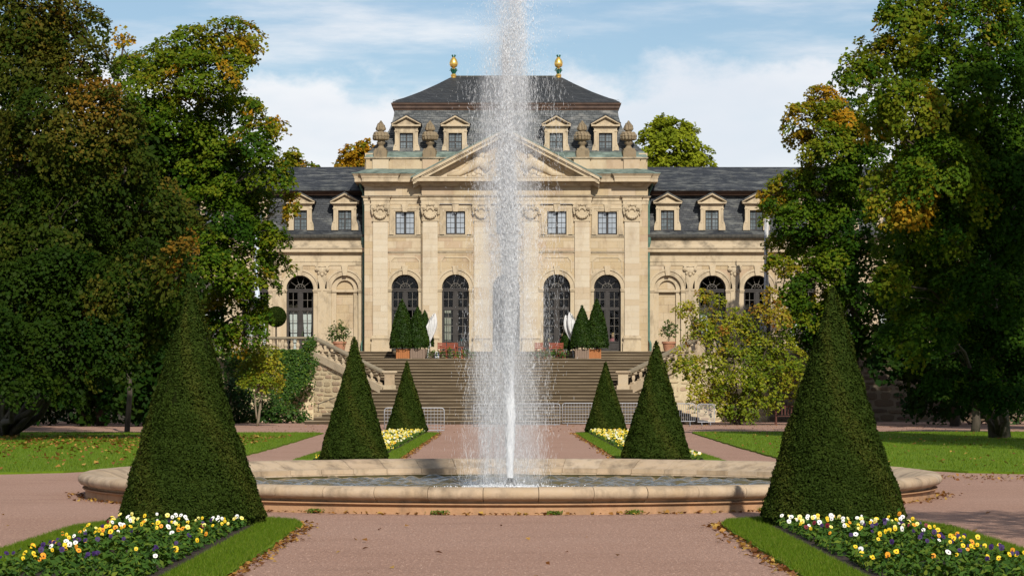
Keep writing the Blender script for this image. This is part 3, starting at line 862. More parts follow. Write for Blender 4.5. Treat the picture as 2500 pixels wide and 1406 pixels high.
for hx in BAYS:
    x = H(hx); yf = yface(hx)
    arch_surround(x, yf, r_in, r_out, z_sp, Z0)
    french_door(x, yf+0.36, r_in, z_sp, Z0, True)
    # upper window
    w, za, zb = H(23.6), Z(572.5), Z(516.5)
    b = MB()
    for k, (dw, o_) in enumerate(((0.10, 0.03), (0.22, 0.055), (0.34, 0.08))):
        wi, wo = w+(0.0 if k == 0 else dw-0.12), w+dw
        zt = zb+(dw*0.8)
        for s in (-1, 1): b.box(x+s*wi, x+s*wo, yf-o_, yf+.3 if k == 0 else yf+.02, za-.02, zt)
        b.box(x-wo, x+wo, yf-o_-.004, yf+.3 if k == 0 else yf+.02, zt-(0.12 if k else dw*.8), zt)
    b.box(x-w-.5, x-w-.34, yf-.07, yf+.02, zb-.18, zb+.30); b.box(x+w+.34, x+w+.5, yf-.07, yf+.02, zb-.18, zb+.30)
    b.box(x-w-.5, x+w+.5, yf-.085, yf+.02, zb+.272, zb+.315)
    b.box(x-w-.1, x+w+.1, yf-.06, yf+.3, za-.10, za-.02)
    sur = part(b, 'window_surround', M['trim'])
    b = MB(); b.prism([(x-.13, zb-.03), (x+.13, zb-.03), (x+.2, zb+.41), (x-.2, zb+.41)], yf-.15, yf+.02); part(b, 'keystone', M['trim'], sur)
    yg = yf+.17; b = MB()
    for s in (-1, 1): b.box(x+s*w, x+s*(w-.055), yg-.03, yg+.05, za, zb)
    b.box(x-w, x+w, yg-.031, yg+.05, zb-.05, zb); b.box(x-w, x+w, yg-.031, yg+.05, za, za+.065)
    b.box(x-.055, x+.055, yg-.045, yg+.05, za, zb)
    win = part(b, 'window', M['joinery'])
    rects = []
    for s in (-1, 1):
        xa, xb = sorted((x+s*.055, x+s*(w-.055))); panes_rect(rects, xa, xb, za+.065, zb-.05, 2, 4, yg, .022)
    bars = MB()
    for s in (-1, 1):
        xa, xb = sorted((x+s*.055, x+s*(w-.055))); xm = (xa+xb)/2
        bars.box(xm-.011, xm+.011, yg-.02, yg+.01, za, zb)
        for q in (1, 2, 3): z_ = za+.065+(zb-.115-za)*q/4; bars.box(xa, xb, yg-.021, yg+.011, z_-.011, z_+.011)
    part(bars, 'glazing_bar', M['joinery'], win)
    for xa, xb, z1_, z2_, y in rects:
        q = MB(); t_ = rng.normal()*0.004
        q.add([(xa, y+t_, z1_), (xb, y-t_, z1_), (xb, y-t_*.5, z2_), (xa, y+t_*.4, z2_)], [(0, 1, 2, 3)]); part(q, 'pane', M['paleglass'], win)
    b = MB(); b.box(x-w, x+w, yg+.06, yg+.08, za, zb); part(b, 'window_back', M['room'], win)

# entablature: architrave, bed mould and cornice follow the breaks of the front
def plan(a, b, ret=True):
    """Outline of the front between half-pixel stations a and b, breaking forward over the pilasters."""
    st = [(-346, ys), (-328, ys), (-328, ys-.16), (-286, ys-.16), (-286, ys), (-206, ys), (-206, yc-.16), (206, yc-.16), (206, ys), (286, ys), (286, ys-.16), (328, ys-.16), (328, ys), (346, ys)]
    p = [(H(h), y) for h, y in st if a <= h <= b]
    if a <= -346: p = [(-XW, FD+4)]+p
    if b >= 346: p = p+[(XW, FD+4)]
    return p
full = plan(-346, 346)
b = MB()
b.sweep([(-.05, Z(499)), (.03, Z(499)), (.03, Z(491)), (.065, Z(490.5)), (.065, Z(483)), (.15, Z(481.5)), (.16, Z(479.6)), (-.05, Z(479.6))], full)
part(b, 'architrave', M['trim'])
b = MB(); b.sweep([(-.03, Z(479.5)), (.18, Z(479.6)), (.18, Z(478.6)), (-.03, Z(478.2))], full); part(b, 'dark_ledge_strip', M['lead'])  # thin dark strip along the top of the architrave
b = MB(); b.sweep([(-.1, Z(456)), (.02, Z(456)), (.05, Z(454)), (.14, Z(450)), (.18, Z(449.5)), (.18, Z(446.5)), (-.1, Z(446.5))], full)
b.sweep([(-.1, Z(446.5)), (.18, Z(446.4)), (.54, Z(446)), (.54, Z(437.5)), (.57, Z(437)), (.57, Z(434.5)), (-.1, Z(434.5))], full)
part(b, 'cornice', M['trim'])
b = MB()
for pl in (plan(-346, -206)[:-1], plan(206, 346)[1:]):
    b = MB(); b.sweep([(-.1, Z(434.4)), (.57, Z(434.4)), (.59, Z(432)), (.66, Z(428.5)), (.68, Z(427)), (.68, Z(425.5)), (-.1, Z(425.5))], pl); part(b, 'gutter_moulding', M['trim'])
b = MB()
for pl in (plan(-346, -206)[:-2]+[(-XC+.6, ys)], [(XC-.6, ys)]+plan(206, 346)[2:]):
    b = MB(); b.sweep([(-.3, Z(425.4)), (.705, Z(426.5)), (.705, Z(424)), (.45, Z(422.5)), (-.14, Z(412)), (-.3, Z(412))], pl); part(b, 'copper_flashing', M['copper'])
# pediment over the middle part
ypd = yc-.16
ax, az, ex, ez = 0.0, Z(316), H(226), Z(434)
b = MB(); b.prism([(-H(190), Z(434.5)), (H(190), Z(434.5)), (0, Z(336))], ypd+.06, ypd+.6); ped = part(b, 'pediment', M['joint'])
b = MB()                                  # tympanum stones
rows = 5
for i in range(rows):
    z1_, z2_ = Z(434.5)+(Z(337)-Z(434.5))*i/rows, Z(434.5)+(Z(337)-Z(434.5))*(i+1)/rows
    w1, w2 = H(190)*(1-i/rows), H(190)*(1-(i+1)/rows); k = max(1, int(2*w2/1.1))
    for j in range(k):
        f1, f2 = -1+2*j/k, -1+2*(j+1)/k
        b.prism([(f1*(w1 if j == 0 else w2)+.004, z1_+.004), (f2*(w1 if j == k-1 else w2)-.004, z1_+.004), (f2*w2-.004, z2_-.004), (f1*w2+.004, z2_-.004)], ypd+.045, ypd+.2)
tag(part(b, 'stone_block', M['ashlar'], ped), kind='stuff')
b = MB(); cp = MB()
for s in (-1, 1):
    def rake(d0, d1, o0, mb=b):           # strip between vertical offsets d0..d1 (pixels) under the raking top line
        mb.prism([(s*ex, ez-H(d0)), (s*ex, ez-H(d1)), (0, az-H(d1)), (0, az-H(d0))], ypd-o0, ypd+.5)
    rake(2, 9, .64); rake(9, 12, .57); rake(12, 19, .50); rake(19, 24, .17); rake(24, 27, .08)
    cp.prism([(s*(ex+.14), ez-.03), (s*(ex+.14), ez-H(2)-.07), (0, az-H(2)), (0, az+.03)], ypd-.66, ypd+2.4)
part(b, 'raking_cornice', M['trim'], ped); part(cp, 'copper_flashing', M['copper'], ped)
rl = MB()                                 # carved group: shield between two reclining figures and scrolls
rl.ball((0, ypd+.02, Z(388)), .75, 12, 8, (.8, .22, 1.15)); rl.ball((0, ypd-.02, Z(358)), .36, 10, 6, (1.2, .4, .8))
for s in (-1, 1):
    rl.tube([(s*1.0, ypd, Z(415)), (s*1.5, ypd-.06, Z(396)), (s*2.0, ypd-.05, Z(408)), (s*2.7, ypd, Z(425)), (s*3.4, ypd, Z(430))], [.30, .34, .28, .17, .08], 8)
    rl.ball((s*1.42, ypd-.08, Z(381)), .21, 8, 6); rl.tube([(s*1.5, ypd-.1, Z(394)), (s*1.05, ypd-.12, Z(398)), (s*.72, ypd-.1, Z(388))], [.12, .1, .08], 6)
    for k in range(9):
        a = k*.7; rl.ball((s*(.75+.16*k+.1*math.cos(a)), ypd+.02, Z(426)+.1*math.sin(a*2)), .14, 6, 4, (1.3, .6, .8))
    for k in range(6):
        a = R(20+24*k); rl.ball((s*(1.9+.42*math.cos(a)), ypd+.03, Z(402)+.34*math.sin(a)), .11, 6, 4)
rl.v = [(x_, ypd+.05+(y_-ypd-.05)*.55, z_) for x_, y_, z_ in rl.v]; part(rl, 'relief', M['trim'], ped, smooth=True)

# attic with pedestals, cap and copper apron
ya = FD+.30; b = MB(); XA = H(343)
b.box(-XA, XA, ya, ya+.6, Z(425), Z(387))
for hx in (-307, -185, 185, 307):
    b.box(H(hx-20), H(hx+20), ya-.12, ya+.1, Z(425), Z(387))
for s in (-1, 1): b.box(H(s*(343)), H(s*343)-s*.5, ya+.6, FD+14, Z(425), Z(387))
att = part(b, 'attic', M['joint'])
b = MB(); bk = random.Random(3)
for a, c, y in ((-343, -327, ya), (-327, -287, ya-.12), (-287, -205, ya), (-205, -165, ya-.12), (165, 205, ya-.12), (205, 287, ya), (287, 327, ya-.12), (327, 343, ya), (-165, -60, ya), (60, 165, ya)):
    k = max(1, round((c-a)/38))
    for i in range(k):
        x0_, x1_ = a+(c-a)*i/k, a+(c-a)*(i+1)/k
        q = MB(); q.box(H(x0_)+.004, H(x1_)-.004, y-.012-bk.random()*.004, y+.05, Z(416)+.0, Z(389)); part(q, 'stone_block', M['ashlar'], att)
b = MB(); apl = [(-XA, FD+6), (-XA, ya)]
for hx in (-307, -185, 185, 307):
    for q, y in ((-20, ya), (-20, ya-.12), (20, ya-.12), (20, ya)): apl.append((H(hx+q), y))
apl += [(XA, ya), (XA, FD+6)]
b.sweep([(-.1, Z(389)), (.02, Z(389)), (.07, Z(386.5)), (.10, Z(386)), (.10, Z(383.5)), (-.1, Z(383.5))], apl)
part(b, 'attic_cap', M['cove'], att)
def ring(hx, yf, yb, z): return [(-H(hx), yf, z), (H(hx), yf, z), (H(hx), yb, z), (-H(hx), yb, z)]
YB = FD+15
b = MB(); b.loft([ring(344, FD+.28, YB+.3, Z(383)), ring(346, FD+.3, YB+.3, Z(381.5)), ring(338, FD+.75, YB-.3, Z(370, FD+.7))])
part(b, 'copper_apron', M['copper'])
mr = []
for hx, py in ((338, 371), (325, 358), (312, 346), (300, 332), (290, 318), (284, 303), (279, 286), (276, 264)):
    yf = FD+.72+(338-hx)*U; mr.append(ring(hx, yf, YB-(338-hx)*U, Z(py, yf)))
b = MB(); b.loft(mr); rf = part(b, 'mansard_roof', M['slate_worn'])
ym = FD+.72+62*U
rp = [(-H(276), YB-62*U), (-H(276), ym), (H(276), ym), (H(276), YB-62*U)]
b = MB(); b.sweep([(-.1, Z(270, ym)), (.03, Z(270, ym)), (.06, Z(266, ym)), (.12, Z(264.5, ym)), (.12, Z(259, ym)), (.20, Z(257, ym)), (.22, Z(252.5, ym)), (-.1, Z(252.5, ym))], rp, closed=False)
part(b, 'roof_cornice', M['roofwood'])
tr_ = []
for hx, py in ((281, 252.3), (282, 249.5), (268, 243), (255, 239.5), (236, 232.5), (215, 224.5), (194, 215), (173, 205.5), (145, 191.5), (136, 187.8)):
    yf = ym-.2+(282-hx)*U; tr_.append(ring(hx, yf, YB-62*U+.2-(282-hx)*U, Z(py, yf)))
b = MB(); b.loft(tr_); part(b, 'top_roof', M['slate_top'])
b = MB()
yr = ym-.2+146*U
b.tube([(-H(137), yr, Z(188, yr)), (H(137), yr, Z(188, yr))], .07, 6); part(b, 'ridge_cap', M['lead'])
b = MB()                                  # small snow guards at the eaves corners
for s in (-1, 1):
    zg = Z(249, ym-.1)
    for k in range(4): b.tube([(s*(H(280)-.25*k), ym+.1, zg), (s*(H(280)-.25*k), ym+.1, zg+.14)], .008, 4)
    b.tube([(s*H(280), ym+.1, zg+.14), (s*(H(280)-.75), ym+.1, zg+.14)], .008, 4)
part(b, 'roof_rail', M['lead'])

# gilded pineapple finials
b = MB()
b.lathe([(.22, 0), (.24, .06), (.2, .12), (.23, .18), (.24, .26), (.19, .33), (.12, .38)], (0, 0, 0), 12)
b.lathe([(.1, .72), (.17, .74), (.17, .80), (.12, .83)], (0, 0, 0), 12)
b.lathe([(.08, .84), (.26, .95), (.325, 1.10), (.335, 1.22), (.30, 1.38), (.22, 1.55), (.12, 1.70), (.05, 1.78)], (0, 0, 0), 16,
        rfun=lambda a, z: 1+.045*math.cos(a*8+z*16)*math.cos(a*8-z*16))
fin_me = b.mesh('finial', M['gold'], smooth='auto')
b = MB(); rgf = random.Random(5)
b.lathe([(.09, .3), (.14, .5), (.1, .75)], (0, 0, 0), 8)
def frond(a, z, l, up):
    c, s_ = math.cos(a), math.sin(a); pts_ = [(.1*c, .1*s_, z), ((.1+l*.6)*c, (.1+l*.6)*s_, z+up), ((.1+l)*c, (.1+l)*s_, z+up*.75)]
    b.tube(pts_, [.05, .05, .008], 4)
for k in range(9): frond(k*.7, .38, .28, .32)
for k in range(7): frond(k*.9+.3, .45, .2, .38)
for k in range(6): frond(k*1.05, 1.74, .1, .16)
fl_me = b.mesh('leaf_collar', M['goldleafs'])
for s in (-1, 1):
    o = place(None, fin_me, 'finial', (H(133)*s, yr, Z(192, yr)), parent=ORG, s=.74)
    o['label'] = 'gilded pineapple on the ' + ('left' if s < 0 else 'right') + ' end of the roof ridge'
    c = link('leaf_collar', fl_me, o, WL[o.name])
# stone fruit urns on the attic pedestals
b = MB()
b.box(-.38, .38, -.36, .36, 0, .40); b.box(-.33, .33, -.31, .31, .40, .52)
b.lathe([(.30, .52), (.20, .58), (.14, .68), (.16, .74), (.24, .82), (.26, .88), (.20, .95), (.24, 1.0), (.36, 1.06), (.38, 1.10)], (0, 0, 0), 14, rfun=lambda a, z: 1+.05*math.cos(a*9))
rgu = random.Random(9)
for lay, (zz, rr, k) in enumerate(((1.14, .36, 12), (1.27, .38, 12), (1.39, .31, 10))):
    for i in range(k):
        a = 2*math.pi*i/k+lay; b.ball((rr*math.cos(a), rr*math.sin(a), zz), .115+.035*rgu.random(), 6, 4)
b.lathe([(.36, 1.10), (.36, 1.40), (.22, 1.47), (.17, 1.54), (.22, 1.57), (.24, 1.62), (.18, 1.64)], (0, 0, 0), 12)
for zz, rr, k, br_ in ((1.69, .19, 7, .12), (1.81, .16, 6, .115), (1.92, .11, 5, .10), (2.02, .05, 3, .085), (2.10, .0, 1, .06)):
    for i in range(k):
        a = 2*math.pi*i/k+zz*5; b.ball((rr*math.cos(a), rr*math.sin(a), zz), br_*(.85+.3*rgu.random()), 6, 4, (1, 1, 1.1))
urn_me = b.mesh('urn', M['urn'], smooth='auto')
for hx in (-307, -186.5, 186.5, 300):
    place(None, urn_me, 'urn', (H(hx), ya+.27, Z(383.5)), parent=ORG, rz=rng.random()*.3-.15)

# dormers: a stone front with swept foot, little pediment and slate cheeks
def dormer(xc, yf, zb, sc, backz, glz, depth=1.6):
    """sc is metres per photo pixel; zb the foot; sizes in pixels above the foot."""
    P_ = lambda u, v: (xc+u*sc, zb+v*sc)
    b = MB()
    left = [P_(-33, 0), P_(-33, 8), P_(-31.5, 16), P_(-28.5, 23), P_(-28, 30), P_(-28, 64)]
    b.prism([P_(-16.5, 0)]+[P_(-16.5, 49)]+[P_(0, 49)]+[P_(0, 64)]+left[::-1], yf, yf+.35)
    b.prism([(2*xc-x_, z_) for x_, z_ in [P_(-16.5, 0)]+[P_(-16.5, 49)]+[P_(0, 49)]+[P_(0, 64)]+left[::-1]], yf, yf+.35)
    d = part(b, 'dormer', M['trim'])
    b = MB()
    for s in (-1, 1):
        b.box(xc+s*16.5*sc, xc+s*20*sc, yf-.03, yf+.01, zb, zb+52*sc); b.box(xc+s*24.5*sc, xc+s*28*sc, yf-.02, yf+.01, zb+18*sc, zb+60*sc)
        b.box(xc+s*23*sc, xc+s*29.5*sc, yf-.05, yf+.02, zb+52*sc, zb+55*sc)
    b.box(xc-20*sc, xc+20*sc, yf-.033, yf+.01, zb+49*sc, zb+52.5*sc)
    b.box(xc-30*sc, xc+30*sc, yf-.05, yf+.3, zb+62*sc, zb+65*sc)
    b.box(xc-35*sc, xc+35*sc, yf-.20, yf+.3, zb+65*sc, zb+68.5*sc)
    part(b, 'dormer_moulding', M['trim'], d)
    b = MB(); b.prism([P_(-27, 68), P_(27, 68), P_(0, 83)], yf-.02, yf+.5)
    for s in (-1, 1):
        b.prism([P_(s*36, 68.5), P_(s*36, 72.5), P_(0, 91.5), P_(0, 87)], yf-.22, yf+.5)
        b.prism([P_(s*32, 68.5), P_(s*32, 70), P_(0, 87), P_(0, 84)], yf-.10, yf+.4)
    part(b, 'dormer_pediment', M['trim'], d)
    b = MB()
    for s in (-1, 1):
        b.box(xc+s*24*sc, xc+s*27.5*sc, yf+.30, yf+depth, zb+.05, zb+66*sc)
        b.prism([P_(s*37.5, 70.5), P_(s*37.5, 73.5), P_(0, 94), P_(0, 91.6)], yf-.25, yf+depth+.8)
    part(b, 'dormer_roof', M['slate'], d)
    yg = yf+.16; w = 16.4*sc; b = MB()
    for s in (-1, 1): b.box(xc+s*w, xc+s*(w-.05), yg-.02, yg+.04, zb, zb+49*sc)
    b.box(xc-.04, xc+.04, yg-.03, yg+.04, zb, zb+49*sc)
    for z_ in (0, 46.5): b.box(xc-w, xc+w, yg-.021, yg+.04, zb+z_*sc, zb+(z_+2.5)*sc)
    b.box(xc-w, xc+w, yg-.025, yg+.04, zb+27*sc, zb+29.5*sc)
    for s in (-1, 1):
        b.box(xc+s*(w*.5-.005), xc+s*(w*.5+.015), yg-.01, yg+.02, zb, zb+49*sc)
    for z_ in (9, 18, 38): b.box(xc-w, xc+w, yg-.011, yg+.02, zb+z_*sc-.01, zb+z_*sc+.01)
    b.box(xc-w-.05, xc+w+.05, yg+.06, yg+.08, zb-.02, zb+50*sc)
    wdw = part(b, 'dormer_window', M['joinery'], d)
    rects = []; al = MB()
    for i in range(4):
        for z1_, z2_ in ((2.5, 9), (9, 18), (18, 27), (29.5, 38), (38, 46.5)):
            xa = xc-w+.05+(2*w-.1)*i/4; xb = xa+(2*w-.1)/4; t_ = rng.normal()*.005
            al.add([(xa, yg+t_, zb+z1_*sc), (xb, yg-t_, zb+z1_*sc), (xb, yg-t_, zb+z2_*sc), (xa, yg+t_*.5, zb+z2_*sc)], [(0, 1, 2, 3)])
    tag(part(al, 'pane', glz, d), kind='stuff')
    return d
yd = FD+.80
for hx in (-245, -125, 123, 244):
    dormer(H(hx), yd, Z(374, yd), U*1.005, 0, M['darkglass'])

# ------------------------------------------------------------------ side wings
WD = FD+1.1; U2 = WD/FPX
def H2(v): return v*U2
def ZW(py): return Z(py, WD)
XE = H2(1330)
for s in (-1, 1):
    wall = new_wall()
    x0, x1 = sorted((s*(XW-.02), s*XE))
    bays = [394+109.5*k for k in range(9)]
    o = [(s*H2(h), H2(47), Z0-.02, ZW(705), ZW(705)) for h in bays]
    ashlar(x0, x1, Z0, ZW(648), WD, o, wall, course=.46, bw=1.05, single=False, seed=20+s)
    w = finish_wall(wall, 'wall')
    b = MB(); b.box(x0, x1, WD+.5, WD+.52, ZW(648)-.01, ZW(640)); b.box(x0, x1, WD+2.2, WD+2.3, Z0-.5, ZW(600))
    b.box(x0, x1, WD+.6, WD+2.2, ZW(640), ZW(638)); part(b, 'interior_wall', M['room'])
    wp = [(x0, WD), (x1, WD)]
    b = MB()
    b.sweep([(-.5, ZW(648)), (.04, ZW(648)), (.04, ZW(640)), (.07, ZW(639.5)), (.07, ZW(636)), (.02, ZW(636)), (.02, ZW(622)), (.07, ZW(621)), (.1, ZW(618.5)), (.1, ZW(617)), (.30, ZW(616)), (.30, ZW(609)), (.34, ZW(608)), (.36, ZW(606)), (-.5, ZW(606))], wp)
    part(b, 'cornice', M['trim'])
    b = MB(); b.sweep([(-.5, ZW(606)), (.30, ZW(606)), (.16, ZW(602)), (.08, ZW(597)), (.05, ZW(590)), (.06, ZW(583)), (-.5, ZW(583))], wp)
    b_ = part(b, 'cove', M['cove'])
    b = MB(); b.sweep([(-.5, ZW(583)), (.22, ZW(583)), (.30, ZW(579)), (.32, ZW(573)), (-.5, ZW(571))], wp)
    part(b, 'gutter', M['lead'])
    b = MB()
    yb2 = WD+9
    def strip(prof, name, mat):
        q = MB(); q.sweep(prof, wp); part(q, name, mat)
    # roof profile: (out is negative behind the wall face)
    strip([(.28, Z(573, WD-.2)), (-.15, Z(562, WD+.2)), (-.45, Z(535, WD+.45)), (-.68, Z(505, WD+.7)), (-.85, Z(474, WD+.85)), (-6, Z(474, WD+.85)), (-6, Z(573, WD))], 'mansard_roof', M['slate'])
    yk = WD+.85
    strip([(-.5, Z(478, yk)), (-.83, Z(478, yk)), (-.78, Z(475, yk)), (-.7, Z(473, yk)), (-.62, Z(469, yk)), (-.56, Z(467, yk)), (-3, Z(467, yk))], 'roof_cornice', M['roofwood'])
    strip([(-.5, Z(467, yk)), (-.5, Z(464.5, yk)), (-.9, Z(459, yk+.2)), (-2.2, Z(443.5, yk+1.6)), (-5.2, Z(408, yk+4.3)), (-9.2, Z(467, yk)-.3)], 'top_roof', M['slate'])
    for k, h in enumerate(bays):
        x = s*H2(h)
        arch_surround(x, WD, H2(33), H2(47), ZW(705), Z0-.02, key=True, key_top=ZW(648.2))
        if k == 0:                        # blind niche
            b = MB(); zs = ZW(705); ro, ri_ = H2(33)+.01, H2(21); n_ = 16
            ch = lambda r_: [(x+r_*math.cos(math.pi*q/n_), zs+r_*math.sin(math.pi*q/n_)) for q in range(n_+1)]
            b.band(ch(ri_), ch(ro), WD+.17, WD+.5)
            for q in (-1, 1): b.box(x+q*ri_, x+q*ro, WD+.17, WD+.5, Z0, zs)
            nch = part(b, 'niche', M['trim'])
            b = MB()
            zr = [Z0+(zs-Z0)*q/8 for q in range(9)]
            for q in range(8):
                j = x+random.uniform(-.12, .12)+(.15 if q % 2 else -.15)
                b.box(x-ri_, j-.004, WD+.33, WD+.5, zr[q]+.004, zr[q+1]-.004); b.box(j+.004, x+ri_, WD+.33, WD+.5, zr[q]+.004, zr[q+1]-.004)
            b.prism([(x+.004, zs+.004)]+[(x+ri_*math.cos(math.pi*q/16), zs+ri_*math.sin(math.pi*q/16)+.004) for q in range(9)], WD+.33, WD+.5)
            b.prism([(x-.004, zs+.004)]+[(x-ri_*math.cos(math.pi*q/16), zs+ri_*math.sin(math.pi*q/16)+.004) for q in range(9)], WD+.33, WD+.5)
            b.box(x-ro, x+ro, WD+.45, WD+.48, Z0, zs+ro)
            tag(part(b, 'stone_block', M['ashlar'], nch), kind='stuff')
            b = MB(); b.box(x-ro, x+ro, WD+.10, WD+.32, zs-.19, zs-.06); part(b, 'impost', M['trim'], nch)
        else:
            dr = french_door(x, WD+.34, H2(33), ZW(705), Z0, False, panel=False)
            cu = MB()
            for q in (-1, 1):             # tied white curtains behind the lower panes
                zt, zb_ = Z(757, WD), Z0+.05
                c0, c1 = x+q*.12, x+q*(H2(33)-.13); cm = (c0+c1)/2
                cu.add([(c0, WD+.55, zt), (c1, WD+.55, zt), (cm+q*.16, WD+.55, zb_), (cm-q*.13, WD+.55, zb_)], [(0, 1, 2, 3)])
            part(cu, 'curtain', M['curtain'], dr)
        if 0 < k: pass
        dn = dormer(s*H2(394.0+108.6*k), WD+.02, Z(562, WD), U2*.99, 0, M['darkglass'], depth=1.0)
        # pilaster strip and cartouche between the arches
        xp = s*H2(449+109.5*k); b = MB()
        b.box(xp-H2(11), xp+H2(11), WD-.07, WD+.05, Z0, ZW(668)); b.box(xp-H2(14), xp+H2(14), WD-.11, WD+.02, Z0, ZW(840))
        ps = part(b, 'pilaster', M['trim'])
        b = MB(); zc = ZW(657)
        b.box(xp-.40, xp+.40, WD-.14, WD, ZW(651), ZW(648.3))
        b.ball((xp, WD-.07, zc-.05), .26, 8, 6, (1, .45, .9))
        for q in (-1, 1):
            for rr, dd in ((.13, .15), (.07, .19)):
                b.prism([(xp+q*.29+rr*math.cos(2*math.pi*i/10), zc+.02+rr*math.sin(2*math.pi*i/10)) for i in range(10)], WD-dd, WD)
            b.ball((xp+q*.2, WD-.08, zc-.24), .09, 6, 4)
        b.ball((xp, WD-.09, zc-.32), .11, 6, 4); b.ball((xp, WD-.1, zc+.14), .1, 6, 4, (1.6, 1, .8))
        part(b, 'cartouche', M['trim'], ps)
    # half cartouche and downpipe in the corner
    xd = s*(XW+.10)
    b = MB(); b.tube([(s*(XW+.30), WD-.5, Z(440)), (s*(XW+.28), WD-.4, Z(452)), (xd, WD-.25, Z(470)), (xd, WD-.2, Z(575))], .065, 8)
    b.lathe([(.07, Z(600)), (.13, Z(590)), (.14, Z(577))], (xd, WD-.2, 0), 8); b.tube([(xd, WD-.2, Z(598)), (xd, WD-.2, Z(790))], .07, 8)
    b.tube([(xd, WD-.2, Z(790)), (xd, WD-.2, Z(828)), (xd+s*.10, WD-.25, Z(838)), (xd+s*.10, WD-.25, Z0)], .075, 8)
    for py in (500, 640, 700, 760): b.lathe([(.085, 0), (.085, .07)], (xd, WD-.2, Z(py)), 8)
    part(b, 'downpipe', M['pipe'])
# the room behind the pavilion doors
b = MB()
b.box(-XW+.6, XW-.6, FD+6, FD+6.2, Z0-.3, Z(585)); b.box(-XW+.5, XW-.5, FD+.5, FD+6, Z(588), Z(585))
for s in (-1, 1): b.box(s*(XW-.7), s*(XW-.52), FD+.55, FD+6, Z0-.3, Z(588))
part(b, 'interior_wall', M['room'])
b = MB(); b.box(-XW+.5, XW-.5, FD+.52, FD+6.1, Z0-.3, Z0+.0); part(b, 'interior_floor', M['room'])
b = MB()
for hx, q in ((-124, -.42), (-247, -.42)):
    b.box(H(hx)+q-.22, H(hx)+q+.22, FD+.62, FD+.65, Z(834), Z(757))
part(b, 'curtain', simple('sheer_curtain', (.42, .40, .34), (.3, .28, .23), 2, .9))

# ------------------------------------------------------------------ staircase, terrace, retaining walls
YS0, RUN1 = 124.0, 0.44
STA = empty('staircase', (0, YS0, 0), 'wide dark stone staircase climbing from the gravel to the terrace', 'staircase')
def step(hw, y0, y1, z0, z1, sd):
    b = MB(); rg = random.Random(sd)
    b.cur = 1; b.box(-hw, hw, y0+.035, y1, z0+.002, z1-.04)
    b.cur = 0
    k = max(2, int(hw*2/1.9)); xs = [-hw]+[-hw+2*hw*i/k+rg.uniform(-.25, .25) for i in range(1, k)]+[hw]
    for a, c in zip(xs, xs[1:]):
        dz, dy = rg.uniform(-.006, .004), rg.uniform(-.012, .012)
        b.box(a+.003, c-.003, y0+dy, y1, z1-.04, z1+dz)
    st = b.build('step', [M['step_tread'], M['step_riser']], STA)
    return st
for k in range(10):                       # lower flight
    step(10.35-.41*k if k < 9 else 6.7, YS0+RUN1*k, 131.0, .18*k, .18*(k+1), k)
for k in range(10):                       # upper flight, widening towards the terrace
    step(6.0+.47*k, 129.7+.44*k, 134.6+.02*k, 1.8+.17*k, 1.8+.17*(k+1), 30+k)
for k in range(3):
    step(10.6, 138.0+.36*k, 140.6, 3.5+.16*k, 3.5+.16*(k+1), 50+k)
b = MB(); b.box(-10.6, 10.6, 134.2, 138.3, 0, 3.494)
tag(b.build('terrace_pavement', M['step_tread']), kind='structure')
b = MB()
for s in (-1, 1):
    b.slab([(s*10.62, 134.6), (s*60, 134.6), (s*60, 141.4), (s*10.62, 141.4)], 0, 3.97)
b.box(-10.6, 10.6, 140.7, 141.3, 3.0, 3.96)
tag(b.build('terrace_pavement', M['gravel']), kind='structure')

NX, NY, AX, AY = 6.25, 129.55, 10.65, 133.75   # newel and top corner of each flank
bp = MB()
bp.lathe([(.115, 0), (.115, .045), (.075, .06), (.065, .09), (.095, .15), (.118, .22), (.112, .28), (.07, .36), (.06, .40), (.085, .43), (.065, .45), (.1, .50), (.115, .52)], (0, 0, 0), 10)
bal_me = bp.mesh('baluster', M['bal'], smooth='auto')
bp = MB()
bp.box(-.13, .13, -.13, .13, -.10, .03); bp.lathe([(.13, .03), (.075, .06), (.07, .1), (.105, .17), (.125, .25), (.115, .31), (.07, .40), (.065, .44), (.1, .48)], (0, 0, 0), 4)
bp.box(-.13, .13, -.13, .13, .48, .62)
balq_me = bp.mesh('baluster', M['bal'])
def rail_prism(b, p0, p1, z0a, z0b, h, w):   # sloping bar between plan points
    d = np.array(p1)-np.array(p0); n_ = np.array([-d[1], d[0]])/np.linalg.norm(d)*w/2
    q = [np.array(p0)+n_, np.array(p0)-n_, np.array(p1)-n_, np.array(p1)+n_]
    zz = [z0a, z0a, z0b, z0b]
    b.add([(q[i][0], q[i][1], zz[i]) for i in range(4)]+[(q[i][0], q[i][1], zz[i]+h) for i in range(4)],
          [(0,1,2,3),(7,6,5,4),(0,4,5,1),(1,5,6,2),(2,6,7,3),(3,7,4,0)])
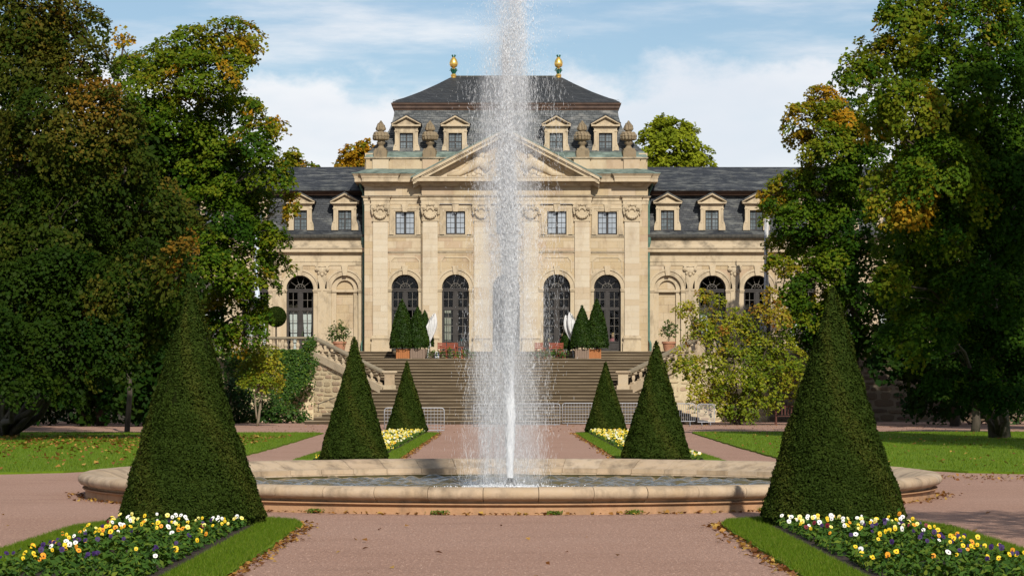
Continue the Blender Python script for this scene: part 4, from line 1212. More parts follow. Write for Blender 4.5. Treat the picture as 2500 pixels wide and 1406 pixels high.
for s in (-1, 1):
    side = 'left' if s < 0 else 'right'
    B = empty('balustrade', (s*NX, NY, 1.8), f'weathered stone balustrade sloping down the {side} flank of the stairs to a square newel', 'balustrade', 'balustrades beside the stairs')
    b = MB(); b.box(s*NX-.34, s*NX+.34, NY-.3, NY+.3, 1.78, 2.02); b.box(s*NX-.27, s*NX+.27, NY-.25, NY+.25, 2.02, 2.62)
    b.box(s*NX-.33, s*NX+.33, NY-.3, NY+.3, 2.62, 2.69); b.box(s*NX-.40, s*NX+.40, NY-.36, NY+.36, 2.69, 2.78)
    b.build('newel', M['bal'], B)
    P0, P1 = (s*(NX+.3), NY+.1), (s*AX, AY); zr0, zr1 = 2.62, 4.58
    b = MB(); rail_prism(b, P0, P1, zr0+.03, zr1+.03, .10, .40); rail_prism(b, P0, P1, zr0, zr1, .03, .30)
    b.build('handrail', M['rail'], B)
    b = MB(); rail_prism(b, P0, P1, 1.55, 3.52, .42, .40); b.build('plinth', M['bal'], B)
    n = 10
    for i in range(n):
        t = (i+.7)/n; x, y = P0[0]+(P1[0]-P0[0])*t, P0[1]+(P1[1]-P0[1])*t
        place(None, balq_me, 'baluster', (x, y, 1.97+(3.94-1.97)*t+.04), parent=B, rz=.75*s)
    B2 = empty('balustrade', (s*AX, AY, 3.95), f'level stone balustrade on the terrace edge to the {side} of the stairs', 'balustrade', 'balustrades beside the stairs')
    XL = s*32.0
    b = MB(); b.box(s*(AX+.1), XL, AY-.21, AY+.21, 4.60, 4.70); b.box(s*(AX+.1), XL, AY-.16, AY+.16, 4.56, 4.60); b.build('handrail', M['rail'], B2)
    b = MB(); b.box(s*(AX+.1), XL, AY-.2, AY+.2, 3.78, 3.97); b.build('plinth', M['bal'], B2)
    b = MB(); b.box(s*(AX-.1), s*(AX+.34), AY-.24, AY+.24, 3.6, 4.585)
    for k in range(1, 4): b.box(s*(AX+6.2*k), s*(AX+6.2*k+.5), AY-.24, AY+.24, 3.85, 4.585)
    b.build('pier', M['bal'], B2)
    for i in range(62):
        x = s*(AX+.55+.335*i)
        if (abs(x)-AX) % 6.2 < .75 and i > 4: continue
        place(None, bal_me, 'baluster', (x, AY, 3.99), parent=B2, s=1.05)

def rubble(name, segs, mats, label, grp=None, sz=.42, seed=3, clip=None, solo=300, gapf=.022):
    """Irregular courses of rubble stones on vertical wall faces; segs: plan (x, y) pairs with heights."""
    rg = random.Random(seed); core = MB(); stones = []
    for (p0, p1, zt0, zt1, th) in segs:
        p0, p1 = np.array(p0), np.array(p1); L = np.linalg.norm(p1-p0); t = (p1-p0)/L; nrm = np.array([t[1], -t[0]])   # outward
        q = [p0, p1, p1-nrm*th, p0-nrm*th]; zz = [zt0, zt1, zt1, zt0]
        core.add([(q[i][0], q[i][1], -.05) for i in range(4)]+[(q[i][0], q[i][1], zz[i]) for i in range(4)],
                 [(3,2,1,0),(4,5,6,7),(0,1,5,4),(1,2,6,5),(2,3,7,6),(3,0,4,7)])
        z = 0.02
        while z < max(zt0, zt1):
            h = sz*rg.uniform(.4, .95); u = -rg.uniform(0, .3)
            while u < L:
                w = sz*rg.uniform(.5, 2.2); ua, ub = max(u, 0.0), min(u+w, L)
                zb = z+rg.uniform(-.05, .05); zt = zb+h*rg.uniform(.7, 1.12)
                topz = lambda uu: zt0+(zt1-zt0)*uu/L
                zt = min(zt, min(topz(ua), topz(ub))-.02)
                if ub-ua > .12 and zt-zb > .10:
                    g_ = gapf*rg.uniform(.7, 1.6); cx, cz = (ua+ub)/2, (zb+zt)/2; hw, hh = (ub-ua)/2-g_, (zt-zb)/2-g_
                    if hw > .05 and hh > .04:
                        pts_ = []
                        for a in range(8):
                            an = math.pi/8+a*math.pi/4; e = .62
                            cxa, sza = math.cos(an), math.sin(an)
                            pts_.append((cx+math.copysign(abs(cxa)**e, cxa)*hw*rg.uniform(.82, 1.06), max(zb*.0+.0, cz+math.copysign(abs(sza)**e, sza)*hh*rg.uniform(.82, 1.06))))
                        pr = rg.uniform(.012, .045); mb = MB(); vs = []
                        for (uu, z_), pd in [(q_, -.03) for q_ in pts_]+[(q_, pr*.6) for q_ in pts_]+[((cx+(q_[0]-cx)*.72, cz+(q_[1]-cz)*.68), pr) for q_ in pts_]:
                            p = p0+t*uu+nrm*pd; vs.append((p[0], p[1], z_))
                        mb.add(vs, [(i+8*k, (i+1) % 8+8*k, (i+1) % 8+8*k+8, i+8*k+8) for k in range(2) for i in range(8)]+[tuple(range(16, 24))])
                        c3 = p0+t*cx
                        if clip is None or clip(c3[0], c3[1], cz): stones.append((hw*hh, abs(c3[0]), mb))
                u += w
            z += h
    w = core.build(name, mats[1]); tag(w, label, 'wall', grp)
    stones.sort(key=lambda q: q[1])
    rest = MB()
    for i, (_, _, mb) in enumerate(stones):
        if i < solo: mb.build('stone', mats[0], w)
        else: rest.add(mb.v, mb.f)
    if rest.v: tag(rest.build('stone', mats[0], w), kind='stuff')
    return w
def below_steps(x, y, z): return not (abs(x) < 10.4 and z < max(0, (10.35-abs(x))/.41+1)*.18-.02)
# flank walls run obliquely from the newel out to the terrace front; terrace fronts run on to the side
rubble('retaining_wall', [((-AX, AY-.1), (-NX-.2, NY+.05), 3.5, 1.62, .55)], (M['rubble'], M['mortar']), 'sunlit buff rubble wall under the left sloping balustrade', sz=.40, seed=3, clip=below_steps)
rubble('retaining_wall', [((NX+.2, NY+.05), (AX, AY-.1), 1.62, 3.5, .55)], (M['rubble'], M['mortar']), 'rubble wall with broad pale mortar under the right sloping balustrade', sz=.5, seed=5, clip=below_steps, gapf=.05)
rubble('retaining_wall', [((-32, AY-.05), (-AX+.02, AY-.05), 3.8, 3.8, .8)], (M['rubble'], M['mortar']), 'ivy-grown rubble terrace wall to the left of the stairs', sz=.55, seed=7)
rubble('retaining_wall', [((AX-.02, AY-.05), (14.5, AY-.05), 3.8, 3.8, .8)], (M['rubble'], M['mortar']), 'rubble terrace wall behind the yellow-green shrub', sz=.55, seed=8)
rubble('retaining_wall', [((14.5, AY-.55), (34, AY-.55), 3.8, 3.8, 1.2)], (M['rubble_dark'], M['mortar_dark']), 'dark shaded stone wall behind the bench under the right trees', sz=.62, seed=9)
# iron handrail sloping along the left flank wall
b = MB(); b.tube([(-10.2, 131.2, .62), (-10.2, 131.2, 1.0), (-8.25, 130.9, 1.75)], .022, 5)
tag(b.build('handrail_pipe', M['black']), 'thin dark handrail sloping up the left rubble wall', 'handrail')
# square plaque with a round emblem on the right flank wall
px = 8.62; py_ = NY+.05+(px-NX-.2)*(AY-.15-NY)/(AX-NX-.2)
PQ = empty('wall_plaque', (px, py_-.3, 2.0), 'square dark plaque with a round emblem on the right rubble wall', 'plaque')
b = MB(); b.box(px-.24, px+.24, py_-.30, py_-.22, 2.02, 2.5); b.build('plate', M['lead'], PQ)
b = MB(); b.prism([(px+.13*math.cos(a*.449), 2.26+.13*math.sin(a*.449)) for a in range(14)], py_-.33, py_-.295); b.build('emblem', M['bal'], PQ)
b = MB(); b.prism([(px+.07*math.cos(a*.449), 2.26+.07*math.sin(a*.449)) for a in range(14)], py_-.345, py_-.325); b.build('boss', M['urn'], PQ)

# ------------------------------------------------------------------ fountain
FO = empty('fountain_basin', (BX, BY, 0), 'low round sandstone fountain basin in the middle of the gravel', 'fountain')
rim = [(7.220, .168), (7.240, .20), (7.280, .206), (7.340, .225), (7.375, .27), (7.380, .315), (7.355, .36), (7.290, .39), (7.200, .40),
       (7.080, .385), (6.940, .345), (6.800, .285), (6.700, .245), (6.600, .225), (6.550, .222), (6.550, .135), (6.500, .13), (6.500, .10), (7.080, .10)]
NS = 58
for k in range(NS):
    a0, a1 = 2*math.pi*k/NS+.0006, 2*math.pi*(k+1)/NS-.0006
    b = MB(); dr, dz = random.uniform(-.004, .006), random.uniform(-.004, .004); n = 4; m_ = len(rim)
    vs = []
    for i in range(n+1):
        a = a0+(a1-a0)*i/n
        vs += [(BX+(r_+dr)*math.cos(a), BY+(r_+dr)*math.sin(a), z_+dz) for r_, z_ in rim]
    fs = [(i*m_+j, (i+1)*m_+j, (i+1)*m_+(j+1) % m_, i*m_+(j+1) % m_) for i in range(n) for j in range(m_)]
    fs += [tuple(range(m_)), tuple(n*m_+j for j in range(m_-1, -1, -1))]
    b.add(vs, fs); b.build('rim_stone', M['basin'], FO, smooth='auto')
b = MB()
b.lathe([(7.255, -.05), (7.250, .10), (7.245, .132), (7.295, .136), (7.305, .146), (7.300, .158), (7.230, .166), (6.980, .168)], (BX, BY, 0), 116, caps=False)
b.build('basin_wall', M['basin_wall'], FO, smooth='auto')
b = MB(); b.lathe([(6.515, .135), (6.515, -.35)], (BX, BY, 0), 116, caps=False); b.build('waterline', M['algae'], FO, smooth=True)
# water surface: real ripples, choppier round the jet
gn = 250; gx = np.linspace(-6.52, 6.52, gn); GX, GY = np.meshgrid(gx, gx)
RR = np.hypot(GX, GY); wz = np.zeros_like(GX); rw = np.random.default_rng(4)
for i in range(46):
    lam = rw.uniform(.16, .75); th = rw.uniform(0, 6.283); kx, ky = 6.283/lam*math.cos(th), 6.283/lam*math.sin(th)
    wz += lam*.0105*np.sin(kx*GX+ky*GY+rw.uniform(0, 6.283))
for i in range(6):
    lam = rw.uniform(.25, .5); wz += lam*.02*np.sin(6.283/lam*RR+rw.uniform(0, 6.283))*np.exp(-RR/2.6)
wz *= 1.2*(.75+.5*np.exp(-RR/2.0))
vv = np.column_stack([GX.ravel(), GY.ravel(), .055+wz.ravel()])
ii = np.arange(gn*gn).reshape(gn, gn)
ff = np.column_stack([ii[:-1, :-1].ravel(), ii[:-1, 1:].ravel(), ii[1:, 1:].ravel(), ii[1:, :-1].ravel()])
cen = vv[ff].mean(1); ff = ff[np.hypot(cen[:, 0], cen[:, 1]) < 6.515]
me = np_mesh('pool_water', vv, ff, M['water']); me.polygons.foreach_set('use_smooth', [True]*len(ff))
w_ = link('pool_water', me, None, (BX, BY, 0)); tag(w_, kind='structure')
NZ = empty('fountain_nozzle', (BX, BY, .02), 'grey metal nozzle standing in the pool under the jet', 'nozzle')
b = MB(); b.lathe([(.11, -.1), (.11, .13), (.125, .135), (.125, .165), (.105, .175), (.06, .18)], (BX, BY, .02), 20); b.build('housing', M['iron'], NZ, smooth='auto')
b = MB(); b.lathe([(.055, .17), (.052, .19), (.042, .23), (.05, .235), (.05, .25), (.03, .25)], (BX, BY, .02), 14); b.build('tip', M['black'], NZ, smooth='auto')
# rising column of water
JZ = 9.6
b = MB(); prof = []
rgj = np.random.default_rng(11)
zs = np.linspace(.265, 2.9, 90)
vs = []; seg = 14; ph = rgj.random((6, 3))*6.28
for j, z_ in enumerate(zs):
    base = .042+.020*min(1, z_/.8)+.012*z_
    if z_ > 1.5: base *= max(.04, 1-(z_-1.5)/1.45)
    cx = .012*math.sin(z_*1.3)+.004*math.sin(z_*7)
    for i in range(seg):
        a = 2*math.pi*i/seg
        r_ = base*(1+.10*math.sin(3*a+z_*9+ph[0, 0])+.08*math.sin(5*a-z_*17+ph[1, 0])+.07*rgj.normal()*min(1, z_))
        vs.append((BX+cx+r_*math.cos(a), BY+r_*math.sin(a), z_))
b.add(vs, [(j*seg+i, j*seg+(i+1) % seg, (j+1)*seg+(i+1) % seg, (j+1)*seg+i) for j in range(89) for i in range(seg)])
jet = b.build('water_jet', M['drop'], origin=(BX, BY, .26), smooth=True)
tag(jet, 'tall white water jet shooting up from the round basin', 'water jet')
def drops(pos, ln, wd):
    """Elongated three-sided drops."""
    n = len(pos); v = np.empty((n, 5, 3)); a = rgj.random(n)*6.28
    tilt = rgj.normal(size=(n, 2))*.10*ln[:, None]
    v[:, 0] = pos+np.column_stack([tilt, ln*.5]); v[:, 4] = pos-np.column_stack([tilt, ln*.5])
    for k in range(3):
        q = a+k*2.0944
        v[:, 1+k] = pos+np.column_stack([np.cos(q)*wd*.5, np.sin(q)*wd*.5, -.1*ln])
    f = np.array([(0,1,2),(0,2,3),(0,3,1),(4,2,1),(4,3,2),(4,1,3)])
    return v.reshape(-1, 3), (np.arange(n)[:, None, None]*5+f[None]).reshape(-1, 3)
P_, L_, W_ = [], [], []
def puff(n, z, sx, ox, ln, wd, sy=None):
    clump = np.repeat(rgj.normal(size=(max(1, n//12), 3)), 12, 0)
    n = len(clump); z = z[:n]
    sx_ = sx(z); x = ox(z)+sx_*(clump[:, 0]*.8+rgj.normal(size=n)*.45); y = (sx_ if sy is None else sy(z))*(clump[:, 1]*.8+rgj.normal(size=n)*.45)
    zz = z+clump[:, 2]*.22; ph_ = rgj.random(4)*6.28
    rope = np.sin(x*19+zz*.9+ph_[0])*.5+np.sin(x*43-zz*2.3+ph_[1])*.3+np.sin(zz*1.7+x*5+ph_[2])*.5
    k = rope+rgj.normal(size=n)*.35 > -.35
    P_.append(np.column_stack([BX+x, BY+y, zz])[k]); L_.append((ln*(.4+1.2*rgj.random(n)))[k]); W_.append((wd*(.4+1.2*rgj.random(n)**2))[k])
def rz(n, a, b, p=1.0): return a+(b-a)*rgj.random(n)**p
ctr = lambda z: -.03+.004*z**1.2
# dense spray wrapped round the column, loosening upward in ragged ropes
puff(27000, rz(27000, .9, 4.9), lambda z: .022+.016*np.maximum(z-.8, 0), ctr, .10, .0058)
puff(22000, rz(22000, 3.0, 7.8), lambda z: .05+.014*np.maximum(z-2, 0), lambda z: -.02-.012*(z-3)+.03*np.sin(z*2.1), .08, .0072)
puff(13000, rz(13000, 3.4, 9.6), lambda z: .12+.018*np.maximum(z-3, 0), lambda z: .02+.02*np.maximum(z-6, 0), .08, .0042)
puff(8000, rz(8000, 6.4, 9.8), lambda z: .15+0*z, lambda z: .06+.03*(z-6.4), .07, .0048)
# curtain falling back to both sides
puff(13000, rz(13000, .1, 7.2), lambda z: .15+.015*z, lambda z: -.40+.03*z, .12, .0030)
puff(9000, rz(9000, .1, 7.2), lambda z: .22+.015*z, lambda z: .32+.01*z, .11, .0026)
puff(9000, rz(9000, .06, 2.6, 1.2), lambda z: .34+.0*z, lambda z: -.18+.0*z, .13, .0026)
n = 12000                                  # fine drops
z_ = rz(n, .3, 8.6); sx_ = .30+.01*z_
P_.append(np.column_stack([BX-.02+rgj.normal(size=n)*sx_, BY+rgj.normal(size=n)*sx_, z_])); L_.append(.03+.03*rgj.random(n)); W_.append(.0025+.002*rgj.random(n))
n = 4200                                   # splash on the water
rr = np.abs(rgj.normal(size=n))*.62; aa = rgj.random(n)*6.283
P_.append(np.column_stack([BX+rr*np.cos(aa)-.05, BY+rr*np.sin(aa), .07+np.abs(rgj.normal(size=n))*.05*np.exp(-rr)])); L_.append(.02+.02*rgj.random(n)); W_.append(.015+.025*rgj.random(n))
v, f = drops(np.vstack(P_), np.concatenate(L_), np.concatenate(W_))
tag(np_object('spray', v, f, M['drop'], parent=jet), kind='stuff')

# the cloud of finest droplets hanging round the jet, in nested bodies that thin outwards
for i, (dn, rad, ox, za, zb, seg) in enumerate(((.50, (.05, .09, .15, .19, .16), 0, 1.0, 9.8, 18), (.34, (.09, .18, .25, .31, .27), 0, .5, 10, 18), (.24, (.40, .46, .46, .48, .40), -.05, .1, 9.0, 20),
                                        (.17, (.62, .62, .56, .54, .40), -.08, .08, 8.2, 20), (.11, (.78, .74, .64, .58, .42), -.03, .08, 7.6, 22))):
    b = MB(); nn = 16; prof = [(1e-4, za)]
    for k in range(nn+1):
        t = k/nn; q = t*(len(rad)-1); j = min(int(q), len(rad)-2)
        prof.append((rad[j]+(rad[j+1]-rad[j])*(q-j), za+.01+(zb-za)*t))
    prof.append((1e-4, zb+.02))
    b.lathe(prof, (BX+ox, BY, 0), seg, rfun=lambda a, z, i=i: 1+.10*math.sin(3*a+z*1.1+i)+.07*math.sin(5*a-z*1.9))
    tag(b.build('mist', mist_mat('spray_mist', dn), jet, smooth=True), kind='stuff')

# ------------------------------------------------------------------ clipped cones
def shell(prof, seg, c, noise_=.03, seed=1):
    rg = np.random.default_rng(seed); b = MB()
    b.lathe(prof, c, seg)
    b.v = [(x+rg.normal()*noise_, y+rg.normal()*noise_, z+rg.normal()*noise_*.4) for x, y, z in b.v]
    return b
def cone_topiary(name, x, y, r, h, n, size, mat, label, cat, grp=None, zb=0.0, core='yew_core', bulge=-.012, skirt=.10, seed=1, parent=None):
    """Clipped cone: woody inner body and thousands of small shoots standing off its surface."""
    rg = np.random.default_rng(seed)
    prof = [(r*.80, .05), (r*.92, skirt*.5), (r*.95, skirt)]
    for k in range(1, 15):
        t = k/15; prof.append((max(.010, r*.95*(1-t)-.012+r*bulge*math.sin(math.pi*t)), skirt+(h-skirt-.05)*t))
    prof.append((.004, h-.03))
    if parent is None: root = empty(name, (x, y, zb), label, cat, grp)
    else: root = link(name, None, parent, (x, y, zb))
    cb = shell(prof, 40, (x, y, zb), .014, seed); cb.build('branches', M[core], root)
    # shoots
    t = 1-np.sqrt(rg.random(int(n)))*.999; t = np.clip(t, 0, 1); a = rg.random(len(t))*2*math.pi
    low = rg.random(len(t)) < .05; zz = np.where(low, rg.random(len(t))*skirt*1.2, skirt+(h-skirt)*t)
    rad = np.where(low, r*.97, r*(1-t)+r*bulge*np.sin(np.pi*t))
    lump = .020*np.sin(a*3+zz*2.3+seed)+.012*np.sin(a*9-zz*7+1)+.010*np.sin(zz*13+a*3+seed)-.022*(np.sin(a*6+zz*9+seed*2)*np.sin(zz*6.1-a*4) > .72)
    rad = np.maximum(rad+lump*min(1, r)+rg.normal(size=len(t))*.011, .004)
    pos = np.column_stack([x+rad*np.cos(a), y+rad*np.sin(a), zb+zz])
    nr_ = np.column_stack([np.cos(a), np.sin(a), np.full(len(t), .45)])+rg.normal(size=(len(t), 3))*.65
    v, f = leaves(pos, nr_, size*(.5+.9*rg.random(len(t))), .42, droop=-.25)
    patch = np.sin(a*3.1+zz*2.2+seed)*.5+np.sin(a*7+zz*5+2*seed)*.3+rg.normal(size=len(t))*.35
    np_object('foliage', v, f, M[mat], np.clip(.48+.24*patch, 0, 1), root)
    return root
CG = 'clipped yew cones along the gravel axis'
for (x, y, r, h, n, sz, lab, sd) in (
    (-4.19, 31.6, .94, 3.17, 80000, .042, 'tall clipped yew cone at the front left, behind the near flower bed', 1),
    (4.20, 31.6, .93, 3.10, 80000, .042, 'tall clipped yew cone at the front right, behind the near flower bed', 2),
    (-3.82, 60.0, .83, 3.06, 26000, .075, 'clipped yew cone just behind the basin, left of the jet', 3),
    (3.68, 60.0, .84, 2.98, 26000, .075, 'clipped yew cone just behind the basin, right of the jet', 4),
    (-4.07, 98.6, .83, 2.90, 14000, .10, 'smallest left yew cone, nearest the staircase', 5),
    (4.04, 98.6, .84, 2.90, 14000, .10, 'smallest right yew cone, nearest the staircase', 6)):
    cone_topiary('yew_cone', x, y, r, h, n, sz, 'yew', lab, 'clipped yew', CG, zb=.045, seed=sd)

# ------------------------------------------------------------------ trees
def limb(b, p0, p1, r0, r1, sag=.0, n=6, jit=.06):
    p0, p1 = np.array(p0, float), np.array(p1, float); L = np.linalg.norm(p1-p0); pts_ = []
    for i in range(n+1):
        t = i/n; q = p0+(p1-p0)*t+np.array([0, 0, sag*L*math.sin(math.pi*t)])
        if 0 < i < n: q = q+rng.normal(size=3)*jit*L*.35
        pts_.append(tuple(q))
    b.tube(pts_, [r0+(r1-r0)*i/n for i in range(n+1)], 7)
    return pts_
def crown(lobes, d, dens, size, clump_r, droop, seed, front=1.0, depth_fac=.85, holes=.0, up=.5):
    """lobes: photo (px, py, rx, ry, depth shift, tint mean) -> leaf positions in clumps over each lobe's shell and inside it."""
    rg = np.random.default_rng(seed); P, N, T = [], [], []
    for (px, py, rx, ry, dd, tm) in lobes:
        y = d+dd; c = np.array(tuple(at(px, py, y))); sx, sz = rx*y/FPX, ry*y/FPX; sy = depth_fac*(sx+sz)/2
        area = 4*math.pi*((sx*sz)**1.6/3+(sx*sy)**1.6/3+(sy*sz)**1.6/3)**(1/1.6)
        nl = int(area*dens); pr = min(clump_r*1.5, .55*min(sx, sz)); npad = max(4, int(area/(pr*pr*2.5)))
        u = unit(rg.normal(size=(npad, 3)))
        u[:, 1] = np.where((u[:, 1] > .25) & (rg.random(npad) < .6), -u[:, 1], u[:, 1])     # fewer boughs at the back
        rad = np.where(rg.random(npad) < .85, rg.uniform(.72, 1.08, npad), rg.uniform(.35, .72, npad))
        cc = c+u*np.array([sx, sy, sz])*rad[:, None]
        pn = unit(u*.75+np.array([0, 0, up*1.3])+rg.normal(size=(npad, 3))*.18)
        ptint = np.clip(tm+rg.normal(size=npad)*.10, 0, 1); hot = rg.random(npad) < .045
        ptint = np.where(hot, np.clip(tm+.2+.2*rg.random(npad), 0, 1), ptint)
        psz = pr*rg.uniform(.55, 1.25, npad); w = psz**2; k = rg.choice(npad, nl, p=w/w.sum())
        e1 = unit(np.cross(pn, np.array([.3, .2, .9]))); e2 = np.cross(pn, e1)
        # leaves gather on a handful of twigs within each bough
        sub = rg.integers(0, 6, nl); a = sub*1.047+k*1.7+rg.normal(size=nl)*.28; rr = np.sqrt(rg.random(nl))*psz[k]
        thick = rg.normal(size=nl)*.10*psz[k]
        off = e1[k]*(rr*np.cos(a))[:, None]+e2[k]*(rr*np.sin(a))[:, None]+pn[k]*thick[:, None]+rg.normal(size=(nl, 3))*.06
        off[:, 2] -= rr**2/np.maximum(psz[k], .05)*(.55 if droop > .3 else .3)
        pos = cc[k]+off
        fill = rg.random(nl) < .13; uf = unit(rg.normal(size=(nl, 3)))*np.array([sx, sy, sz])*(rg.random(nl)**.4*.72)[:, None]
        pos = np.where(fill[:, None], c+uf, pos)
        P.append(pos); N.append(pn[k]*.85+np.array([0, -.3, .35])+rg.normal(size=(nl, 3))*.45)
        T.append(np.clip(ptint[k]+rg.normal(size=nl)*.06, 0, 1))
    P, N, T = np.vstack(P), np.vstack(N), np.concatenate(T)
    v, f = leaves(P, N, size*(.55+.8*rg.random(len(P))), .78, droop)
    return v, f, T
def tree(name, label, base, top, lobes, d, mat, dens, size, clump_r, r0, seed, droop=.3, bark='bark', branch_to=None, grp=None, cat='tree', up=.5, twig=.02):
    root = empty(name, base, label, cat, grp)
    b = MB(); tr_ = limb(b, base, top, r0, r0*.35, 0, 9, .025)
    b.build('trunk', M[bark], root, smooth=True)
    b = MB(); tr_ = [np.array(q) for q in tr_]
    for i, (px, py, rx, ry, dd, tm) in enumerate(lobes):
        c = np.array(tuple(at(px, py, d+dd)))
        zt = c[2]-np.linalg.norm(c[:2]-np.array(top)[:2])*.55
        k = int(np.argmin([abs(q[2]-zt) for q in tr_])); p = tr_[k]
        rr = max(twig*1.6, r0*.28*(1-k/14))
        pts_ = limb(b, p, c, rr, twig, .06, 6, .07)
        for _ in range(7):
            e = c+unit(rng.normal(size=(1, 3)))[0]*np.array([rx, (rx+ry)/2, ry])*(d+dd)/FPX*.85
            q = np.array(pts_[random.randint(3, 6)]); limb(b, q, e, twig*.9, twig*.25, .03, 3, .1)
    b.build('branches', M[bark], root, smooth=True)
    v, f, T = crown(lobes, d, dens, size, clump_r, droop, seed, up=up)
    np_object('crown', v, f, M[mat], T, root)
    return root
rgt = random.Random(21)
def J(l, sp=2.2): return [(a, b_, c, e, rgt.uniform(-sp, sp)*.8, t) for a, b_, c, e, t in l]
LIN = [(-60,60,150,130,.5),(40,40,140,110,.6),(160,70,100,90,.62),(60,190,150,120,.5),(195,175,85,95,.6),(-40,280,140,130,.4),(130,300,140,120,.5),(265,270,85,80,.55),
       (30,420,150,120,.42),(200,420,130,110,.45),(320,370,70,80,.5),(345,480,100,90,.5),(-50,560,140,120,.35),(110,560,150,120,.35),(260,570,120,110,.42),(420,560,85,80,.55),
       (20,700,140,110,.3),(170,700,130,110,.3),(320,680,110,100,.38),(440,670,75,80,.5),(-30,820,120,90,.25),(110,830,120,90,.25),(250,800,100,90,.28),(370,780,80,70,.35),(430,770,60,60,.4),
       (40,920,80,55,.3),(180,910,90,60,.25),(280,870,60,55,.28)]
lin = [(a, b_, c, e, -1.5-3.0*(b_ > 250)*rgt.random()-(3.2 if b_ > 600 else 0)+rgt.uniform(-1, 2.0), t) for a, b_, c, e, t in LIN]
p0 = at(15, 1040, 91); p0.z = 0
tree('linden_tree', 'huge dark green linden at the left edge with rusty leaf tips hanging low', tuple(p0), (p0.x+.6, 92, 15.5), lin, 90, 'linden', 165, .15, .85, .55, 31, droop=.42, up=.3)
# inner sprays that close the view through the crown
MAP = [(470,110,90,52,.62),(560,90,75,45,.74),(610,110,40,40,.84),(395,180,85,70,.55),(490,200,95,70,.55),(575,165,50,42,.62),(330,170,50,50,.55),(560,255,80,52,.6),(430,290,95,75,.48),(620,270,28,25,.62),
       (350,300,80,70,.45),(520,340,105,75,.45),(620,330,65,50,.45),(672,310,34,22,.88),(440,420,100,80,.42),(560,430,100,65,.42),(655,400,50,50,.44),(690,430,30,30,.5),(520,520,100,80,.38),(630,500,75,58,.42),(712,500,20,30,.8),
       (580,600,95,65,.4),(670,580,36,42,.45),(500,640,90,75,.38),(610,680,60,38,.5),(665,650,42,45,.5),(560,740,70,55,.42),(600,800,48,42,.42),(530,800,60,48,.4),(640,760,28,40,.5)]
p0 = at(430, 1000, 118); p0.z = 0
tree('maple_tree', 'tall light green maple with golden tips in front of the left wing', tuple(p0), (p0.x+1.2, 118.5, 17), J(MAP), 117, 'maple', 100, .19, .62, .38, 41, droop=.25)
p0 = at(310, 1000, 100); p0.z = 0
tree('maple_tree', 'thin yellow maple top showing between the linden and the tall maple', tuple(p0), tuple(at(300, 120, 100)), [(297,85,22,22,0,.86),(318,98,14,16,.5,.84),(285,105,14,16,-.5,.86),(318,150,34,34,0,.55),(300,200,40,50,0,.5),(310,260,50,50,0,.45)], 100, 'maple', 40, .17, .35, .12, 43, droop=.2)
RA = [(2200,40,70,60,.55),(2270,-10,90,60,.66),(2370,40,110,90,.4),(2480,80,110,110,.25),(2150,130,65,50,.62),(2100,170,55,42,.56),(2215,140,85,70,.6),(2070,195,28,26,.5),(2300,150,100,80,.48),(2400,190,100,90,.35),(2490,260,100,110,.2),
      (2170,230,75,40,.5),(2240,250,85,65,.62),(2330,290,100,80,.5),(2420,330,100,90,.3),(2150,300,55,38,.52),(2220,350,70,60,.62),(2290,400,100,80,.5),(2390,440,110,90,.32),(2490,450,90,110,.2),
      (2190,440,75,60,.56),(2170,500,50,50,.62),(2230,490,50,60,.82),(2300,530,110,80,.4),(2420,570,110,90,.3),(2210,590,80,65,.5),(2290,640,100,65,.4),(2340,700,70,60,.38),(2170,680,60,42,.55),(2250,740,85,70,.36),(2210,830,55,60,.36),(2480,580,80,60,.25),
      (2290,800,60,50,.3),(2430,700,90,70,.25),(2470,800,80,80,.2),(2400,830,70,70,.2),(2470,920,70,60,.15),(2360,930,60,45,.2),(2440,960,70,40,.15),(2300,930,45,40,.2),(2500,860,60,60,.15)]  # tint means drop towards the right edge, putting shade into the leaf colour
ra = [(a, b_, c, e, rgt.uniform(-3, 2.5), t) for a, b_, c, e, t in RA]
p0 = at(2440, 1058, 87.5); p0.z = 0
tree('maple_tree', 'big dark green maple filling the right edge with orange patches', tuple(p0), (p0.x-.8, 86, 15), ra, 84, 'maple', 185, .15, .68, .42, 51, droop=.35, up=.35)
RB = [(1955,285,46,40,.80),(2010,240,50,36,.84),(2045,280,60,50,.66),(1960,340,48,40,.76),(2030,350,70,60,.6),(2090,300,70,55,.42),(1990,410,55,45,.58),(2090,400,90,70,.4),(1945,450,65,38,.6),(1895,480,42,26,.78),(1880,505,30,20,.8),(2030,470,95,60,.42),
      (1940,520,75,50,.45),(2050,550,100,70,.36),(1920,590,45,36,.62),(1985,600,75,55,.45),(1900,640,34,28,.7),(2080,640,100,70,.34),(1965,680,75,55,.5),(1940,750,45,50,.46),(2010,760,90,60,.4),(2110,740,80,70,.3),(2000,820,70,45,.35),(2120,830,80,50,.3)]
p0 = at(2090, 1040, 127); p0.z = 0
tree('maple_tree', 'olive green tree with yellow tips before the right wing', tuple(p0), (p0.x-.4, 126.5, 15), J(RB), 126, 'maple', 110, .19, .6, .32, 61, droop=.3)
# low dark tree under the big maple on the right
p0 = at(2380, 1050, 100); p0.z = 0
tree('shade_tree', 'low dark tree in the shade at the right edge', tuple(p0), tuple(at(2390, 820, 100)), J([(2370,790,70,50,.2),(2440,800,80,70,.15),(2350,880,80,60,.2),(2450,900,80,70,.12),(2330,940,50,40,.25),(2480,760,50,60,.1)]), 100, 'linden', 120, .2, .5, .2, 63, droop=.3)
